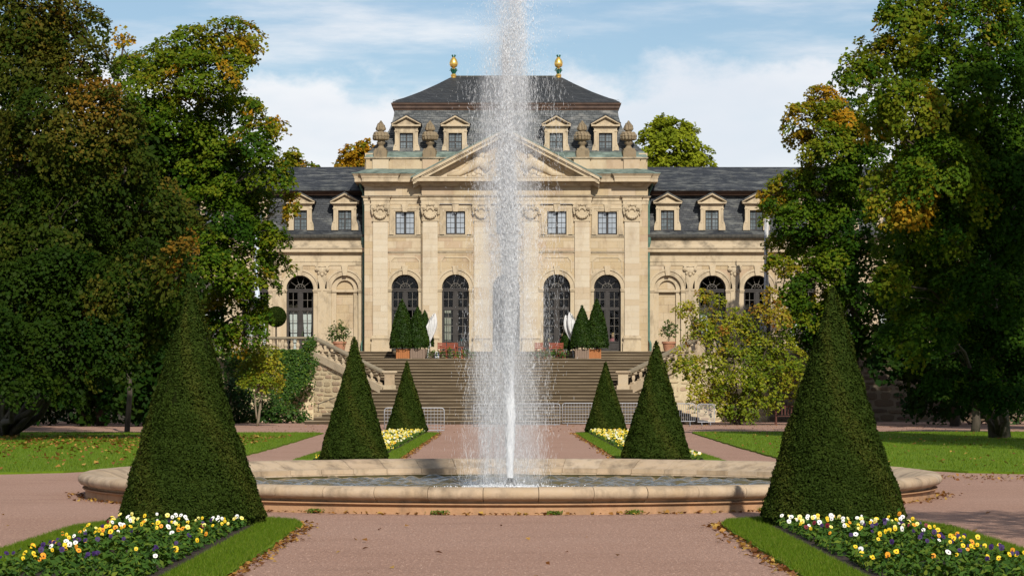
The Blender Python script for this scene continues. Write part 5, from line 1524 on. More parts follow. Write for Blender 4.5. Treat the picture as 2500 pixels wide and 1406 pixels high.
# darker trees added deeper in to shade the walls, mostly hidden
for lab, bx, tx, lob, d, sd in (
    ('dark tree added behind the big linden to shade the wall', 250, 250, [(330,330,110,90,.2),(230,430,120,90,.2),(420,420,110,90,.2),(330,510,120,80,.2),(100,420,120,90,.2),(500,380,90,80,.3),(250,620,130,100,.2),(120,680,140,110,.15),(380,700,110,100,.2),(60,800,130,90,.1),(240,820,150,90,.1),(400,840,100,80,.1),(150,930,150,80,.05),(330,940,120,70,.05),(20,930,120,80,.05),(460,900,60,90,.1)], 118, 65),
    ('dark tree added at the left edge behind the linden for shade', -60, -60, [(-60,500,160,120,.15),(-160,650,150,120,.1),(-20,720,150,120,.1),(-120,850,170,110,.05),(-40,960,120,60,.05)], 108, 66),
    ('dark tree added behind the right maple to shade the wall', 2330, 2330, [(2330,330,110,80,.2),(2450,420,120,90,.15),(2300,440,110,90,.2),(2390,500,120,80,.15),(2600,380,120,90,.15),(2560,470,130,90,.15),(2330,600,130,90,.15),(2220,690,110,90,.15),(2440,680,130,100,.1),(2300,800,140,90,.08),(2200,850,90,70,.1),(2430,820,130,90,.05),(2330,920,140,70,.05)], 118, 67),
    ('unseen dark tree added beyond the right edge to shade the wall', 2600, 2600, [(2600,450,170,130,.1),(2680,600,160,130,.1),(2560,700,160,120,.08),(2640,850,180,110,.05)], 106, 68)):
    b0 = at(bx, 1000, d); b0.z = 0
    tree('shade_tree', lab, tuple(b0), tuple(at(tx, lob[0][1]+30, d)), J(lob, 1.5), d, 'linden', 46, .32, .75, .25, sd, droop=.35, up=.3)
# trees that stand beyond the right edge of the picture and throw their shade into it
tree('shade_tree', 'tall tree beyond the right edge shading the lawn', (21.5, 60, 0), (21, 60.5, 22), J([(3380,-60,260,230,.3),(3180,-260,220,220,.3),(3480,-400,260,230,.3),(3260,-580,250,230,.3),(3450,-780,260,230,.3),(3230,-950,230,230,.3),(3400,-1180,240,230,.3),(3300,-1420,200,180,.3),(3250,150,150,140,.3),(3080,230,140,130,.3),(3420,260,150,140,.3),(3250,330,170,140,.25),(3100,420,140,110,.25),(3400,440,150,120,.2),(3250,520,160,110,.2)], 1.5), 60, 'linden', 40, .26, .6, .3, 69, droop=.35, up=.3)  # upper lobes added so that it shades the right maple too
tree('shade_tree', 'smaller tree beyond the right edge shading the gravel', (10.6, 20.5, 0), (10.2, 21, 8.5), [(3850,-1150,420,330,0,.3),(4300,-1000,450,350,.6,.3),(4050,-700,500,330,-.5,.3),(4600,-700,420,330,.2,.3)], 21, 'linden', 60, .14, .4, .22, 70, droop=.3, up=.3)
# trees beyond the roof
for nm, lab, lob, d, mt, sd in (
    ('bright_tree', 'bright yellow-green tree rising behind the right wing roof', [(1600,330,45,42,.56),(1650,340,52,48,.55),(1590,385,45,40,.5),(1650,400,60,42,.48),(1700,380,42,40,.56),(1622,300,26,16,.66),(1675,315,18,14,.6),(1725,400,22,20,.6)], 165, 'bright', 71),
    ('autumn_tree', 'orange-brown autumn tree top behind the left wing roof', [(870,378,34,30,.9),(895,360,26,20,.9),(845,398,34,22,.88),(890,395,36,30,.84)], 163, 'maple', 72),
    ('autumn_tree', 'small golden tree top between the tall maple and the left roof', [(715,385,22,22,.76),(735,400,20,18,.78),(700,400,22,22,.7),(765,408,14,6,.6)], 160, 'maple', 73)):
    b0 = at(lob[0][0], 900, d); b0.z = 0
    tree(nm, lab, tuple(b0), tuple(at(lob[0][0], lob[0][1]+20, d)), J(lob, .8), d, mt, 80, .27, .5, .22, sd, droop=.2, twig=.03)

# shrubs
def shrub(name, label, base, lobes, d, mat, dens, size, clump_r, seed, cat='shrub', droop=.2, stems=6, bark='bark', grp=None, fork=None):
    root = empty(name, base, label, cat, grp); b = MB()
    if fork is not None:
        limb(b, base, fork[0], .075, .05, 0, 5, .03); limb(b, np.array(base)+np.array([-.02, 0, .35]), fork[1], .05, .035, 0, 5, .03)
    for i, (px, py, rx, ry, dd, tm) in enumerate(lobes):
        c = np.array(tuple(at(px, py, d+dd))); q = np.array(base)+np.array([rng.normal()*.12, rng.normal()*.1, 0])
        if fork is not None: q = np.array(fork[i % 2])
        pts_ = limb(b, q, c, .045 if fork is None else .03, .012, .02, 5, .06)
        for _ in range(5):
            e = c+unit(rng.normal(size=(1, 3)))[0]*np.array([rx, (rx+ry)/2, ry])*(d+dd)/FPX*.9
            limb(b, pts_[random.randint(3, 5)], e, .012, .005, .0, 3, .1)
    b.build('branches', M[bark], root, smooth=True)
    v, f, T = crown(lobes, d, dens, size, clump_r, droop, seed)
    np_object('foliage', v, f, M[mat], T, root)
    return root
def J2(l, sp=.7): return [(a, b_, c, e, rgt.uniform(-sp, sp), t) for a, b_, c, e, t in l]
p0 = at(1800, 1030, 122); p0.z = 0
shrub('magnolia_shrub', 'large yellow-green magnolia shrub in front of the right rubble wall', tuple(p0),
      J2([(1672,752,30,18,.72),(1718,722,22,16,.72),(1745,735,26,16,.58),(1720,778,42,24,.62),(1790,775,38,22,.55),(1700,815,36,28,.66),(1760,810,46,30,.6),(1820,790,34,30,.5),(1855,760,26,26,.84),(1880,725,24,26,.86),(1905,770,34,30,.85),(1860,830,60,40,.5),
          (1680,880,52,34,.6),(1760,870,52,36,.55),(1830,880,70,40,.45),(1910,860,50,44,.6),(1730,925,56,40,.62),(1800,930,66,40,.48),(1880,930,66,46,.45),(1945,910,40,50,.5),(1760,975,56,28,.6),(1830,985,56,36,.45),(1790,1010,36,16,.45),(1700,965,26,36,.66)]),
      122, 'bush', 88, .15, .32, 81, 'shrub')
p0 = at(628, 1040, 118.5); p0.z = 0
shrub('young_tree', 'slim young tree with a pale forked trunk before the ivy wall', tuple(p0),
      J2([(618,865,40,26,.45),(650,880,42,34,.6),(612,905,40,32,.45),(662,915,34,28,.62),(630,935,42,24,.5),(668,940,26,16,.65),(655,850,26,18,.6)], .5), 118.5, 'bush', 105, .14, .3, 83, 'tree', bark='bark_pale', fork=[tuple(at(640, 965, 118.5)), tuple(at(622, 960, 118.5))])
shrub('low_shrub', 'low dark green shrub at the foot of the ivy wall', (float(xat(690, 128)), 128, 0),
      J2([(640,1012,40,20,.2),(690,1008,42,22,.35),(730,1018,30,14,.3),(600,1015,34,20,.1),(655,998,40,20,.3)], .5), 128, 'ivy', 120, .15, .3, 84)
shrub('low_shrub', 'dark undergrowth shrub in the shade left of the young tree', (float(xat(540, 128)), 128, 0),
      J2([(540,1000,50,40,.1),(480,990,50,45,.05),(570,960,36,40,.1),(440,1000,60,40,.1)], .8), 127, 'ivy', 110, .17, .3, 85)
shrub('low_shrub', 'broad dark undergrowth shrub under the big linden', (float(xat(200, 126)), 126, 0),
      J2([(40,985,70,55,.1),(150,990,80,50,.05),(260,985,70,55,.1),(350,995,60,45,.05),(100,950,80,40,.05),(230,945,90,40,.1),(-60,980,70,60,.05)], .8), 126, 'ivy', 55, .2, .35, 86)
shrub('low_shrub', 'broad dark undergrowth shrub at the right wall under the big maple', (float(xat(2380, 124)), 124, 0),
      J2([(2230,985,40,45,.05),(2310,975,60,55,.1),(2400,980,60,50,.05),(2480,970,60,60,.1),(2350,930,70,40,.1),(2560,970,60,60,.1)], .8), 124, 'ivy', 55, .2, .35, 87)
# ivy creeping over the wall and rail on the left
rgv = np.random.default_rng(91); P, N, T = [], [], []
def ivy_patch(px, py, rx, ry, n, d=None):
    n = int(n*.62)
    x = px+rgv.normal(size=n)*rx*.5; y = py+rgv.normal(size=n)*ry*.5
    y = np.where((y < 853) & (x < 738), 853+rgv.random(n)*30, y)
    dd = AY-.16-np.abs(rgv.normal(size=n))*.12
    if d is not None: dd = d-np.abs(rgv.normal(size=n))*.1
    P.append(np.column_stack([CAMX+(x-VX)*dd/FPX, dd, CAMZ+(VY-y)*dd/FPX])); N.append(np.column_stack([rgv.normal(size=n)*.5, np.full(n, -1.), .4+rgv.normal(size=n)*.5]))
    T.append(np.clip(.45+.2*rgv.normal(size=n), 0, 1))
for q in ((600,880,60,40,900),(640,900,60,60,1300),(690,870,60,40,1500),(720,890,50,50,1500),(740,860,30,30,800),(690,930,50,60,1300),(700,980,50,40,800),(730,930,30,40,700),(600,940,60,80,1300),(560,900,40,100,1000)): ivy_patch(*q)
for k in range(40):                        # trailing tongues over the lit rubble
    t = k/39; ivy_patch(745-48*t, 860+110*t, 14, 16, 60)
    if k < 24: ivy_patch(772-55*t*1.6, 884+75*t*1.6, 9, 12, 26, 131.6+t*1.2); ivy_patch(762-25*t, 832+30*t, 10, 10, 34, AY-.25)
P, N, T = np.vstack(P), np.vstack(N), np.concatenate(T); P[:, 2] = np.maximum(P[:, 2], .05)
v, f = leaves(P, N, .12*(.6+.8*rgv.random(len(P))), .8, .4)
iv = np_object('ivy', v, f, M['ivy'], T, origin=Vector((-11.5, AY, 0))); tag(iv, 'ivy spreading over the left terrace wall and rail', 'ivy')

# ------------------------------------------------------------------ planters and potted plants on the terrace
def tub(px, pya, pyb, wpx, d, mat, label, tipx, tipy, fw, sd, ytop):
    """Clipped laurel cone in a slatted wooden tub."""
    x = xat(px, d); w = wpx*d/FPX/2; z0 = 3.5; zt = zat(pya, d)
    root = empty('laurel_tub', (x, d, z0), label, 'planter', 'laurel cones in wooden tubs')
    b = MB(); b.box(x-w+.02, x+w-.02, d-w+.02, d+w-.02, z0+.03, zt-.03); b.build('tub', M['soil'], root)
    n = 6
    for i in range(n):
        xa = x-w+2*w*i/n
        q = MB(); q.box(xa+.004, xa+2*w/n-.004, d-w-.015, d-w+.02, z0+.02, zt); q.build('slat', M[mat], root)
    q = MB()
    for s in (-1, 1): q.box(x+s*(w-.01), x+s*(w+.012), d-w, d+w, z0+.02, zt); q.box(x+s*(w-.09), x+s*w, d-w-.03, d-w+.01, z0, zt+.02)
    q.box(x-w, x+w, d+w-.02, d+w+.01, z0+.02, zt); q.build('corner_post', M[mat], root)
    zb = zat(pyb, d)-z0; h = zat(tipy, d)-z0-zb; r = fw*d/FPX/2; xf = xat(tipx, d)
    cone_topiary('laurel', xf, d, r, h, 5200, .12, 'bay', '', '', zb=z0+zb, bulge=.16, skirt=.18, seed=sd, parent=root)
    b = MB(); b.tube([(xf, d, zt-.1), (xf, d, z0+zb+.3)], .05, 6); b.build('stem', M['bark'], root)
    return root
tub(984, 852, 850, 32, 135.0, 'wood_orange', 'laurel cone in an orange wooden tub, outermost on the left of the doors', 982, 728, 62, 101, 0)
tub(1020, 852, 850, 35, 134.85, 'wood_grey', 'laurel cone in a grey wooden tub beside the left white parasol', 1020, 747, 56, 102, 0)
tub(1037, 852, 846, 26, 136.4, 'wood_grey', 'slim laurel cone half hidden behind the left white parasol', 1037, 757, 44, 103, 0)
tub(1420.5, 852, 850, 33, 134.85, 'wood_grey', 'laurel cone in a grey wooden tub beside the right white parasols', 1421, 744, 54, 104, 0)
tub(1452, 852, 850, 29, 135.0, 'wood_orange', 'laurel cone in an orange wooden tub, outermost on the right of the doors', 1457, 727, 58, 105, 0)
tub(1390, 856, 853, 24, 136.4, 'wood_grey', 'small laurel cone half hidden behind the right parasols', 1388, 795, 42, 106, 0)

def pot_tree(px, tip, mid, rxs, label, d=138.5, z0=3.98, sd=1):
    x = xat(px, d)
    root = empty('potted_orange_tree', (x, d, z0), label, 'potted tree', 'small trees in clay pots before the niches')
    b = MB(); b.lathe([(.28, 0), (.36, .42), (.41, .44), (.41, .55), (.36, .55), (.34, .48), (.02, .46)], (x, d, z0), 16); b.build('pot', M['terracotta'], root, smooth='auto')
    b = MB(); limb(b, (x, d, z0+.45), (x+.02, d, zat(mid, d)), .04, .025); 
    for k in range(9): limb(b, (x, d, zat(mid, d)-.2), (x+rng.normal()*.4, d+rng.normal()*.3, zat(mid, d)+rng.normal()*.35+.1), .02, .006)
    b.build('trunk', M['bark_pale'], root)
    v, f, T = crown(rxs, d, 62, .13, .2, .1, sd, up=.6); np_object('crown', v, f, M['bay'], T+.2, root)
pot_tree(829, 780, 815, [(829,812,26,18,0,.5),(831,796,13,14,0,.55),(812,806,12,12,0,.5),(846,808,12,11,0,.5),(824,824,22,9,0,.35)], 'bushy potted orange tree before the left blind niche', sd=111)
pot_tree(1633, 782, 812, [(1634,808,20,20,0,.5),(1632,791,12,12,0,.6),(1620,804,10,12,0,.5),(1647,802,10,12,0,.5)], 'narrow potted orange tree before the right blind niche', sd=112)
# ball-headed standard tree
d = 136.6; x = xat(674, d); zc = zat(773, d); rb = 25*d/FPX
root = empty('ball_topiary', (x, d, 3.97), 'dark clipped ball on a thin stem above the left balustrade', 'topiary')
b = MB(); b.tube([(x, d, 3.97), (x, d, zc)], .05, 6); b.build('stem', M['bark'], root)
b = MB(); b.ball((x, d, zc), rb*.95, 20, 12); b.build('branches', M['yew_core'], root)
n = 6500; u = unit(rng.normal(size=(n, 3)))
v, f = leaves(np.array([x, d, zc])+u*rb*(.95+.06*rng.random((n, 1))), u+rng.normal(size=(n, 3))*.6, .07*(.6+.7*rng.random(n)), .5)
np_object('foliage', v, f, M['yew'], np.clip(.25+.2*rng.normal(size=n), 0, 1), root)

# ------------------------------------------------------------------ pansies
def petal(b, a, l, w, tilt=.15, back=0.0):
    c, s_ = math.cos(a), math.sin(a)
    P2 = lambda r_, q, h: (r_*c-q*s_, back+h, r_*s_+q*c)
    b.add([P2(0, 0, 0), P2(l*.45, -w*.42, -tilt*l*.3), P2(l*.85, -w*.5, -tilt*l*.2), P2(l*1.03, 0, tilt*l*.3), P2(l*.85, w*.5, -tilt*l*.2), P2(l*.45, w*.42, -tilt*l*.3)],
          [(0, 1, 2, 3, 4, 5)])
def pansy_mesh(name, m_up, m_low, m_eye):
    b = MB(); s_ = .036
    b.cur = 0
    for a in (58, 122): petal(b, R(a), s_*1.1, s_*1.25, back=.004)
    for a in (8, 172): petal(b, R(a), s_*1.0, s_*1.05, back=.001)
    b.cur = 1; petal(b, R(270), s_*1.05, s_*1.7, back=-.002)
    b.cur = 2
    b.add([(-.012, -.0065, -.010), (0, -.0065, -.018), (.012, -.0065, -.010), (.006, -.0065, .004), (-.006, -.0065, .004)], [(0, 1, 2, 3, 4)])
    b.cur = 3; b.tube([(0, .006, 0), (.003, .03, -.03), (.0, .035, -.13)], .0022, 4)
    b.cur = 3
    for k in range(4):
        a = k*1.57+.4; q = (.05*math.cos(a), .035+.05*math.sin(a), -.10+.012*k)
        b.add([(0, .035, -.12), (q[0]*.6-.012, q[1], q[2]), (q[0]*1.25, q[1]*1.1, q[2]-.005), (q[0]*.6+.012, q[1]+.004, q[2])], [(0, 1, 2, 3)])
    return b.mesh(name, [m_up, m_low, m_eye, M['pansy_green']])
def flat(name, c, rough=.6):
    m = simple(name, c, tuple(q*.82 for q in c), 60, rough); return m
M['pansy_green'] = simple('pansy_leaf', (.035,.10,.016), (.055,.14,.02), 30, .6)
PZ = {'white': (flat('petal_white', (.82,.80,.76)), flat('petal_cream', (.80,.78,.62)), flat('eye_violet', (.05,.01,.07))),
      'yellow': (flat('petal_yellow', (.78,.56,.02)), flat('petal_gold', (.76,.47,.01)), flat('eye_brown', (.12,.02,.01))),
      'pale yellow': (flat('petal_lemon', (.80,.72,.22)), flat('petal_lemon_low', (.80,.66,.10)), flat('eye_amber', (.5,.18,.02))),
      'orange': (flat('petal_orange', (.78,.33,.02)), flat('petal_orange_low', (.74,.26,.01)), flat('eye_dark', (.10,.01,.01))),
      'purple': (flat('petal_purple', (.035,.010,.085)), flat('petal_purple_low', (.028,.008,.065)), flat('eye_black', (.008,.004,.012))),
      'dark red': (flat('petal_red', (.16,.008,.02)), flat('petal_red_low', (.12,.006,.015)), flat('eye_black_red', (.01,.003,.004)))}
PM = {k: pansy_mesh('pansy', *v_) for k, v_ in PZ.items()}
rgp = random.Random(77)
def inpoly(poly, x, y): return bool(inside(poly, np.array([x]), np.array([y]))[0])
leaf_pts = []
for key, side in (('nl', 'left'), ('nr', 'right')):
    i_ = inset(BEDS[key][0], .64); s = -1 if key == 'nl' else 1; cnt = 0; tries = 0
    pts_ = []
    while cnt < 150 and tries < 20000:
        tries += 1
        x = s*rgp.uniform(3.2, 5.3); y = rgp.uniform(23.0, 31.2)
        if not inpoly(i_, x, y) or math.hypot(x-s*4.19, y-31.6) < 1.04: continue
        inner = (abs(x)-3.2)/2.1          # 0 at the axis side
        # thick along the back and the outer edge, open leafy patch at the front inner side
        dens = .95 if y > 29.6 else (.8 if inner > .62 else (.10 if y < 27.8 else .30))
        if rgp.random() > dens or any((x-a)**2+(y-b_)**2 < .012 for a, b_ in pts_): continue
        pts_.append((x, y))
        u_ = rgp.random()
        if y > 29.4: c = 'white' if u_ < .46 else 'pale yellow' if u_ < .76 else 'yellow' if u_ < .90 else 'orange' if u_ < .94 else 'purple'
        elif y < 27.6: c = 'purple' if u_ < .42 else 'yellow' if u_ < .78 else 'orange' if u_ < .90 else 'white'
        else: c = 'yellow' if u_ < .34 else 'pale yellow' if u_ < .54 else 'white' if u_ < .76 else 'orange' if u_ < .84 else 'purple' if u_ < .93 else 'dark red'
        o = place(None, PM[c], 'pansy', (x, y, .046+.135*rgp.uniform(.9, 1.35)), rgp.uniform(-.75, .75), rgp.uniform(.48, .84))
        o.rotation_euler = (rgp.uniform(-.75, .05), rgp.uniform(-.25, .25), rgp.uniform(-.8, .8))
        zone = ('below the cone' if y > 30.2 else 'just before the cone')+(', left' if x < s*4.19-.45 else ', right' if x > s*4.19+.45 else '') if y > 29.4 else (('front' if y < 25.6 else 'mid' if y < 27.6 else 'back')+(' outer edge' if inner > .66 else ' inner edge' if inner < .33 else ' centre'))
        rz_ = o.rotation_euler[2]; face = 'turned left' if rz_ < -.27 else 'turned right' if rz_ > .27 else 'facing the path'
        big = 'large' if o.scale[0] > .66 else 'small'
        tag(o, f'{big} {c} pansy {face}, {zone}, near {side} bed', 'flower', f'{c} pansies in the near {side} bed'); cnt += 1
    n = 14500; x = s*rng.uniform(3.1, 5.35, n); y = rng.uniform(21.8, 31.6, n)
    dp = np.sin(x*3.1+s)*np.sin(y*2.3)+.6*np.sin(x*7+y*5)
    k = inside(i_, x, y) & (dp+rng.normal(size=n)*.5 > -.45)
    # leaves stand in tufts
    leaf_pts.append(np.column_stack([x[k], y[k]]))
xy = np.vstack(leaf_pts); xy = xy-((xy % .16)-.08)*.55
n = len(xy); a = rng.random(n)*6.28
v, f = leaves(np.column_stack([xy, .055+np.abs(rng.normal(size=n))*.055]), np.column_stack([np.cos(a)*.8, np.sin(a)*.8-.25, np.full(n, .9)]), .055+.05*rng.random(n), .42, droop=-.1)
tag(np_object('leaves', v, f, M['ivy'], np.clip(.55+.2*rng.normal(size=n), 0, 1)), 'green pansy leaves covering the soil of the near beds', 'bedding leaves', kind='stuff')
for key, side in (('fl', 'left'), ('fr', 'right')):
    i_ = inset(BEDS[key][0], .55); s = -1 if key == 'fl' else 1
    n = 1350; x = s*rng.uniform(2.9, 5.2, n); y = rng.uniform(60, 98.3, n); k = inside(i_, x, y); x, y = x[k], y[k]; n = len(x)
    nr_ = rng.normal(size=(n, 3))*.4+np.array([0, -.8, .6])
    v, f = leaves(np.column_stack([x, y, .10+.12*rng.random(n)]), nr_, .065+.04*rng.random(n), .95, fold=.05)
    tag(np_object('pansies', v, f, M['petal_mix'], rng.random(n)), f'mass of yellow and white pansies in the far {side} bed', 'flowers', kind='stuff')
    n = 17000; x = s*rng.uniform(2.9, 5.2, n); y = rng.uniform(60, 98.5, n); k = inside(i_, x, y); x, y = x[k], y[k]; n = len(x)
    v, f = leaves(np.column_stack([x, y, .05+.09*rng.random(n)]), rng.normal(size=(n, 3))*.6+np.array([0, -.4, .8]), .09+.05*rng.random(n), .5)
    tag(np_object('leaves', v, f, M['ivy'], np.clip(.6+.2*rng.normal(size=n), 0, 1)), f'green bedding leaves in the far {side} bed', 'bedding leaves', kind='stuff')
# weeds at the foot of the basin
n = 900; cen = rng.choice(np.array([247, 262, 275, 284, 301, 312]), n)+rng.normal(size=n)*.5
rr = 7.28+np.abs(rng.normal(size=n))*.05
v, f = leaves(np.column_stack([BX+rr*np.cos(np.radians(cen)), BY+rr*np.sin(np.radians(cen)), .01+.05*rng.random(n)]), rng.normal(size=(n, 3))+np.array([0, -.5, .6]), .03+.03*rng.random(n), .35)
tag(np_object('weeds', v, f, M['ivy'], np.clip(.8+.2*rng.normal(size=n), 0, 1)), 'small weeds at the foot of the basin wall', 'weeds', kind='stuff')

# ------------------------------------------------------------------ crowd barriers
def barrier(x0, x1, y, zt, zb, label, ncol, nrow, rz_=0.0, grp='steel crowd barriers before the stairs'):
    """Tubular steel barrier: bent frame, bars, two curved feet."""
    w = x1-x0
    root = empty('crowd_barrier', ((x0+x1)/2, y, 0), label, 'barrier', grp)
    c = (x0+x1)/2; r_ = .13
    X = lambda u: (c+u*math.cos(rz_), y+u*math.sin(rz_))
    def T(pts_, rad, b): b.tube([(*X(u), z_) for u, z_ in pts_], rad, 6)
    h = w/2; b = MB(); fr = [(-h, zb)]
    for k in range(6): a = R(180-18*k); fr.append((-h+r_+r_*math.cos(a), zt-r_+r_*math.sin(a)))
    for k in range(6): a = R(90-18*k); fr.append((h-r_+r_*math.cos(a), zt-r_+r_*math.sin(a)))
    fr += [(h, zb), (-h, zb)]
    T(fr, .021, b); b.build('frame', M['steel'], root, smooth=True)
    for i in range(1, ncol):
        q = MB(); u = -h+w*i/ncol; T([(u, zb), (u, zt-.005)], .009, q); q.build('bar', M['steel'], root)
    for j in range(1, nrow):
        q = MB(); z_ = zb+(zt-zb)*j/nrow; T([(-h, z_), (h, z_)], .009, q); q.build('bar', M['steel'], root)
    for s in (-1, 1):
        q = MB(); px_, py_ = X(s*(h-.25)); q.tube([(px_, py_, zb), (px_, py_, .12)], .018, 6)
        q.tube([(px_-.02, py_-.28, .02), (px_, py_-.2, .07), (px_, py_, .11), (px_, py_+.2, .07), (px_, py_+.28, .02)], .018, 6); q.build('foot', M['steel'], root)
    return root
def bar_px(pa, pb, ptop, pbot, d, *a): barrier(xat(pa, d)+.0, xat(pb, d), d, zat(ptop, d), zat(pbot, d), *a)
bar_px(938.5, 1084.5, 995.5, 1050, 101.5, 'mesh crowd barrier standing alone behind the left small yew cone', 18, 7)
bar_px(1156, 1258, 986, 1040, 117.5, 'mesh crowd barrier left of the jet, veiled by falling water', 14, 7)
bar_px(1262, 1367, 985, 1036, 118, 'mesh crowd barrier just right of the jet', 15, 7)
bar_px(1373, 1480, 984, 1032.5, 118, 'mesh crowd barrier left of the right small yew cone', 15, 7)
bar_px(1484, 1590, 984, 1032.5, 118, 'mesh crowd barrier between the two right yew cones', 15, 7)
bar_px(1594, 1697, 985, 1028, 118.5, 'barrier with upright bars right of the right middle yew cone', 22, 1)
barrier(xat(1699, 119), xat(1744, 119)+.1, 119, zat(986, 119), zat(1030, 119), 'end barrier set at an angle before the yellow-green shrub', 18, 1, .5)

# ------------------------------------------------------------------ parasols
def parasol(px, d, tipx, tipy, basey, label, lean, wmax, sd):
    x = xat(px, d); z0 = 3.5; rg = random.Random(sd)
    root = empty('closed_parasol', (x, d, z0), label, 'parasol', 'closed white parasols on the terrace')
    b = MB(); b.tube([(x, d, z0), tuple(at(px+(tipx-px)*.25, basey-4, d)), tuple(at(tipx-(tipx-px)*.12, tipy+4, d))], .028, 8); b.build('pole', M['canvas'], root)
    b = MB(); b.lathe([(.22, 0), (.22, .05), (.05, .09)], (x, d, z0), 12); b.build('base', M['lead'], root)
    s_ = 1 if tipx > px else -1             # the folded cloth hangs from the bent head in separate strands
    ex, ey = px+(tipx-px)*.32, basey-10
    b = MB()
    for i in range(6):
        sxp, syp = tipx-s_*(i*wmax*12), tipy+i*i*1.0+1
        pts_ = []
        for q in range(9):
            t = q/8; bow = math.sin(math.pi*min(1, t*1.05))*(5.5-i*2.4)*s_
            pts_.append(tuple(at(sxp+(ex-sxp)*t**1.25+bow, syp+(ey-syp)*t, d+.07*math.sin(i*2.1)*math.sin(math.pi*t)-.02*(i % 2))))
        k_ = .55 if i else .8
        b.tube(pts_, [.02, .055*k_+.02, .085*k_+.02, .10*k_+.02, .10*k_+.015, .085*k_+.01, .065*k_, .05*k_, .02], 7)
    b.tube([tuple(at(ex, ey-8, d)), tuple(at(ex, ey, d)), tuple(at(ex+s_*1.5, ey+8, d)), tuple(at(ex-s_*.5, ey+13, d))], [.045, .03, .05, .012], 7)
    b.build('canopy', M['canvas'], root, smooth=True)
    b = MB()
    for i in range(3):
        b.tube([tuple(at(tipx-s_*(2+5*i), tipy+3+i*4, d-.09)), tuple(at(tipx-s_*(9+5*i), tipy+18+i*4, d-.10))], .010, 5)
    b.build('rib', M['black'], root)
parasol(1043, 135.6, 1062, 763, 846, 'closed white parasol leaning beside the left laurel tubs', -1, .27, 1)
parasol(1401, 136.0, 1381, 768, 845, 'closed white parasol nearest the right doors', 1, .22, 2)
parasol(1412, 135.7, 1390, 761, 848, 'closed white parasol against the right laurel tubs', 1, .24, 3)

# ------------------------------------------------------------------ terrace furniture
def table(px0, px1, ptop, d, label, dp=.8):
    x0, x1 = xat(px0, d), xat(px1, d); zt = zat(ptop, d)
    root = empty('terrace_table', ((x0+x1)/2, d, 3.5), label, 'table', 'red wooden tables on the terrace')
    n = 6
    for i in range(n):
        q = MB(); q.box(x0, x1, d-dp/2+dp*i/n+.006, d-dp/2+dp*(i+1)/n-.006, zt-.035, zt); q.build('slat', M['wood_red'], root)
    for sx_ in (x0+.1, x1-.1):
        for sy_ in (d-dp/2+.08, d+dp/2-.08):
            q = MB(); q.box(sx_-.03, sx_+.03, sy_-.03, sy_+.03, 3.5, zt-.035); q.build('leg', M['wood_red'], root)
    return zt
def chair(px, d, rz_, label, h=.92):
    x = xat(px, d); z0 = 3.5
    root = empty('folding_chair', (x, d, z0), label, 'chair', 'red slatted chairs round the terrace tables'); root.rotation_euler = (0, 0, rz_)
    def mk(b, nm):
        o = bpy.data.objects.new(nm, b.mesh(nm, M['wood_red'])); SC.collection.objects.link(o); o.parent = root
    for i in range(4): b = MB(); b.box(-.21, .21, -.2+.1*i+.004, -.1+.1*i-.004, .43, .455); mk(b, 'seat_slat')
    for i in range(3): b = MB(); b.box(-.21, .21, .2, .22, .56+.12*i, .65+.12*i); mk(b, 'back_slat')
    for sx_ in (-1, 1):
        b = MB(); b.box(sx_*.22-.018, sx_*.22+.018, .18, .215, 0, h); mk(b, 'leg'); b = MB(); b.box(sx_*.22-.018, sx_*.22+.018, -.2, -.165, 0, .45); mk(b, 'leg')
table(1072, 1116, 845, 135.6, 'long red wooden table before the second door')
table(1086, 1132, 847, 136.8, 'red wooden table behind the front left one')
table(1338, 1372, 846, 136.0, 'red wooden table behind the right laurel tubs')
table(1306, 1334, 849, 135.6, 'small red wooden table nearest the jet on the right', .6)
for px_, d_, rz_, lb in ((1080, 134.9, .2, 'red slatted chair in front of the long left table'), (1100, 134.9, -.2, 'red slatted chair facing the second door'), (1124, 135.6, 1.4, 'red slatted chair at the right end of the left tables'),
                     (1318, 134.95, .3, 'red slatted chair before the small right table'), (1350, 135.1, -.1, 'red slatted chair before the right table'), (1368, 135.2, .3, 'red slatted chair close to the right laurel tubs')):
    chair(px_, d_, rz_, lb)
for i, (px_, w_, lb) in enumerate(((1058, 18, 'low green plants at the foot of the left parasol'), (1138, 30, 'blue-green potted plants right of the left tables'), (1095, 34, 'low green plants before the left tables'), (1318, 34, 'grey-green potted grass left of the right tables'), (1360, 44, 'low green plants before the right tables'))):
    lob = J2([(px_-w_*.4, 864, w_*.45, 9, .5), (px_+w_*.4, 864, w_*.45, 10, .5), (px_, 858, w_*.4, 10, .55)], .2)
    shrub('terrace_plant', lb, (float(xat(px_, 134.7)), 134.7, 3.5), lob, 134.7, 'ivy', 60, .10, .16, 130+i, 'plant', grp='low plants on the terrace edge')
# white-and-blue figure board standing at the terrace edge
d = 134.6; x = xat(1067, d)
root = empty('standing_board', (x, d, 3.5), 'small white and dark blue board standing at the terrace edge', 'board')
b = MB(); b.box(x-.12, x+.12, d-.03, d, 3.5, 3.86); b.build('panel', simple('navy', (.03,.05,.10), (.05,.07,.13), 5), root)
b = MB(); b.box(x-.10, x+.10, d-.045, d-.032, 3.56, 3.66); b.box(x-.10, x+.06, d-.045, d-.032, 3.74, 3.90); b.build('sheet', M['canvas'], root)

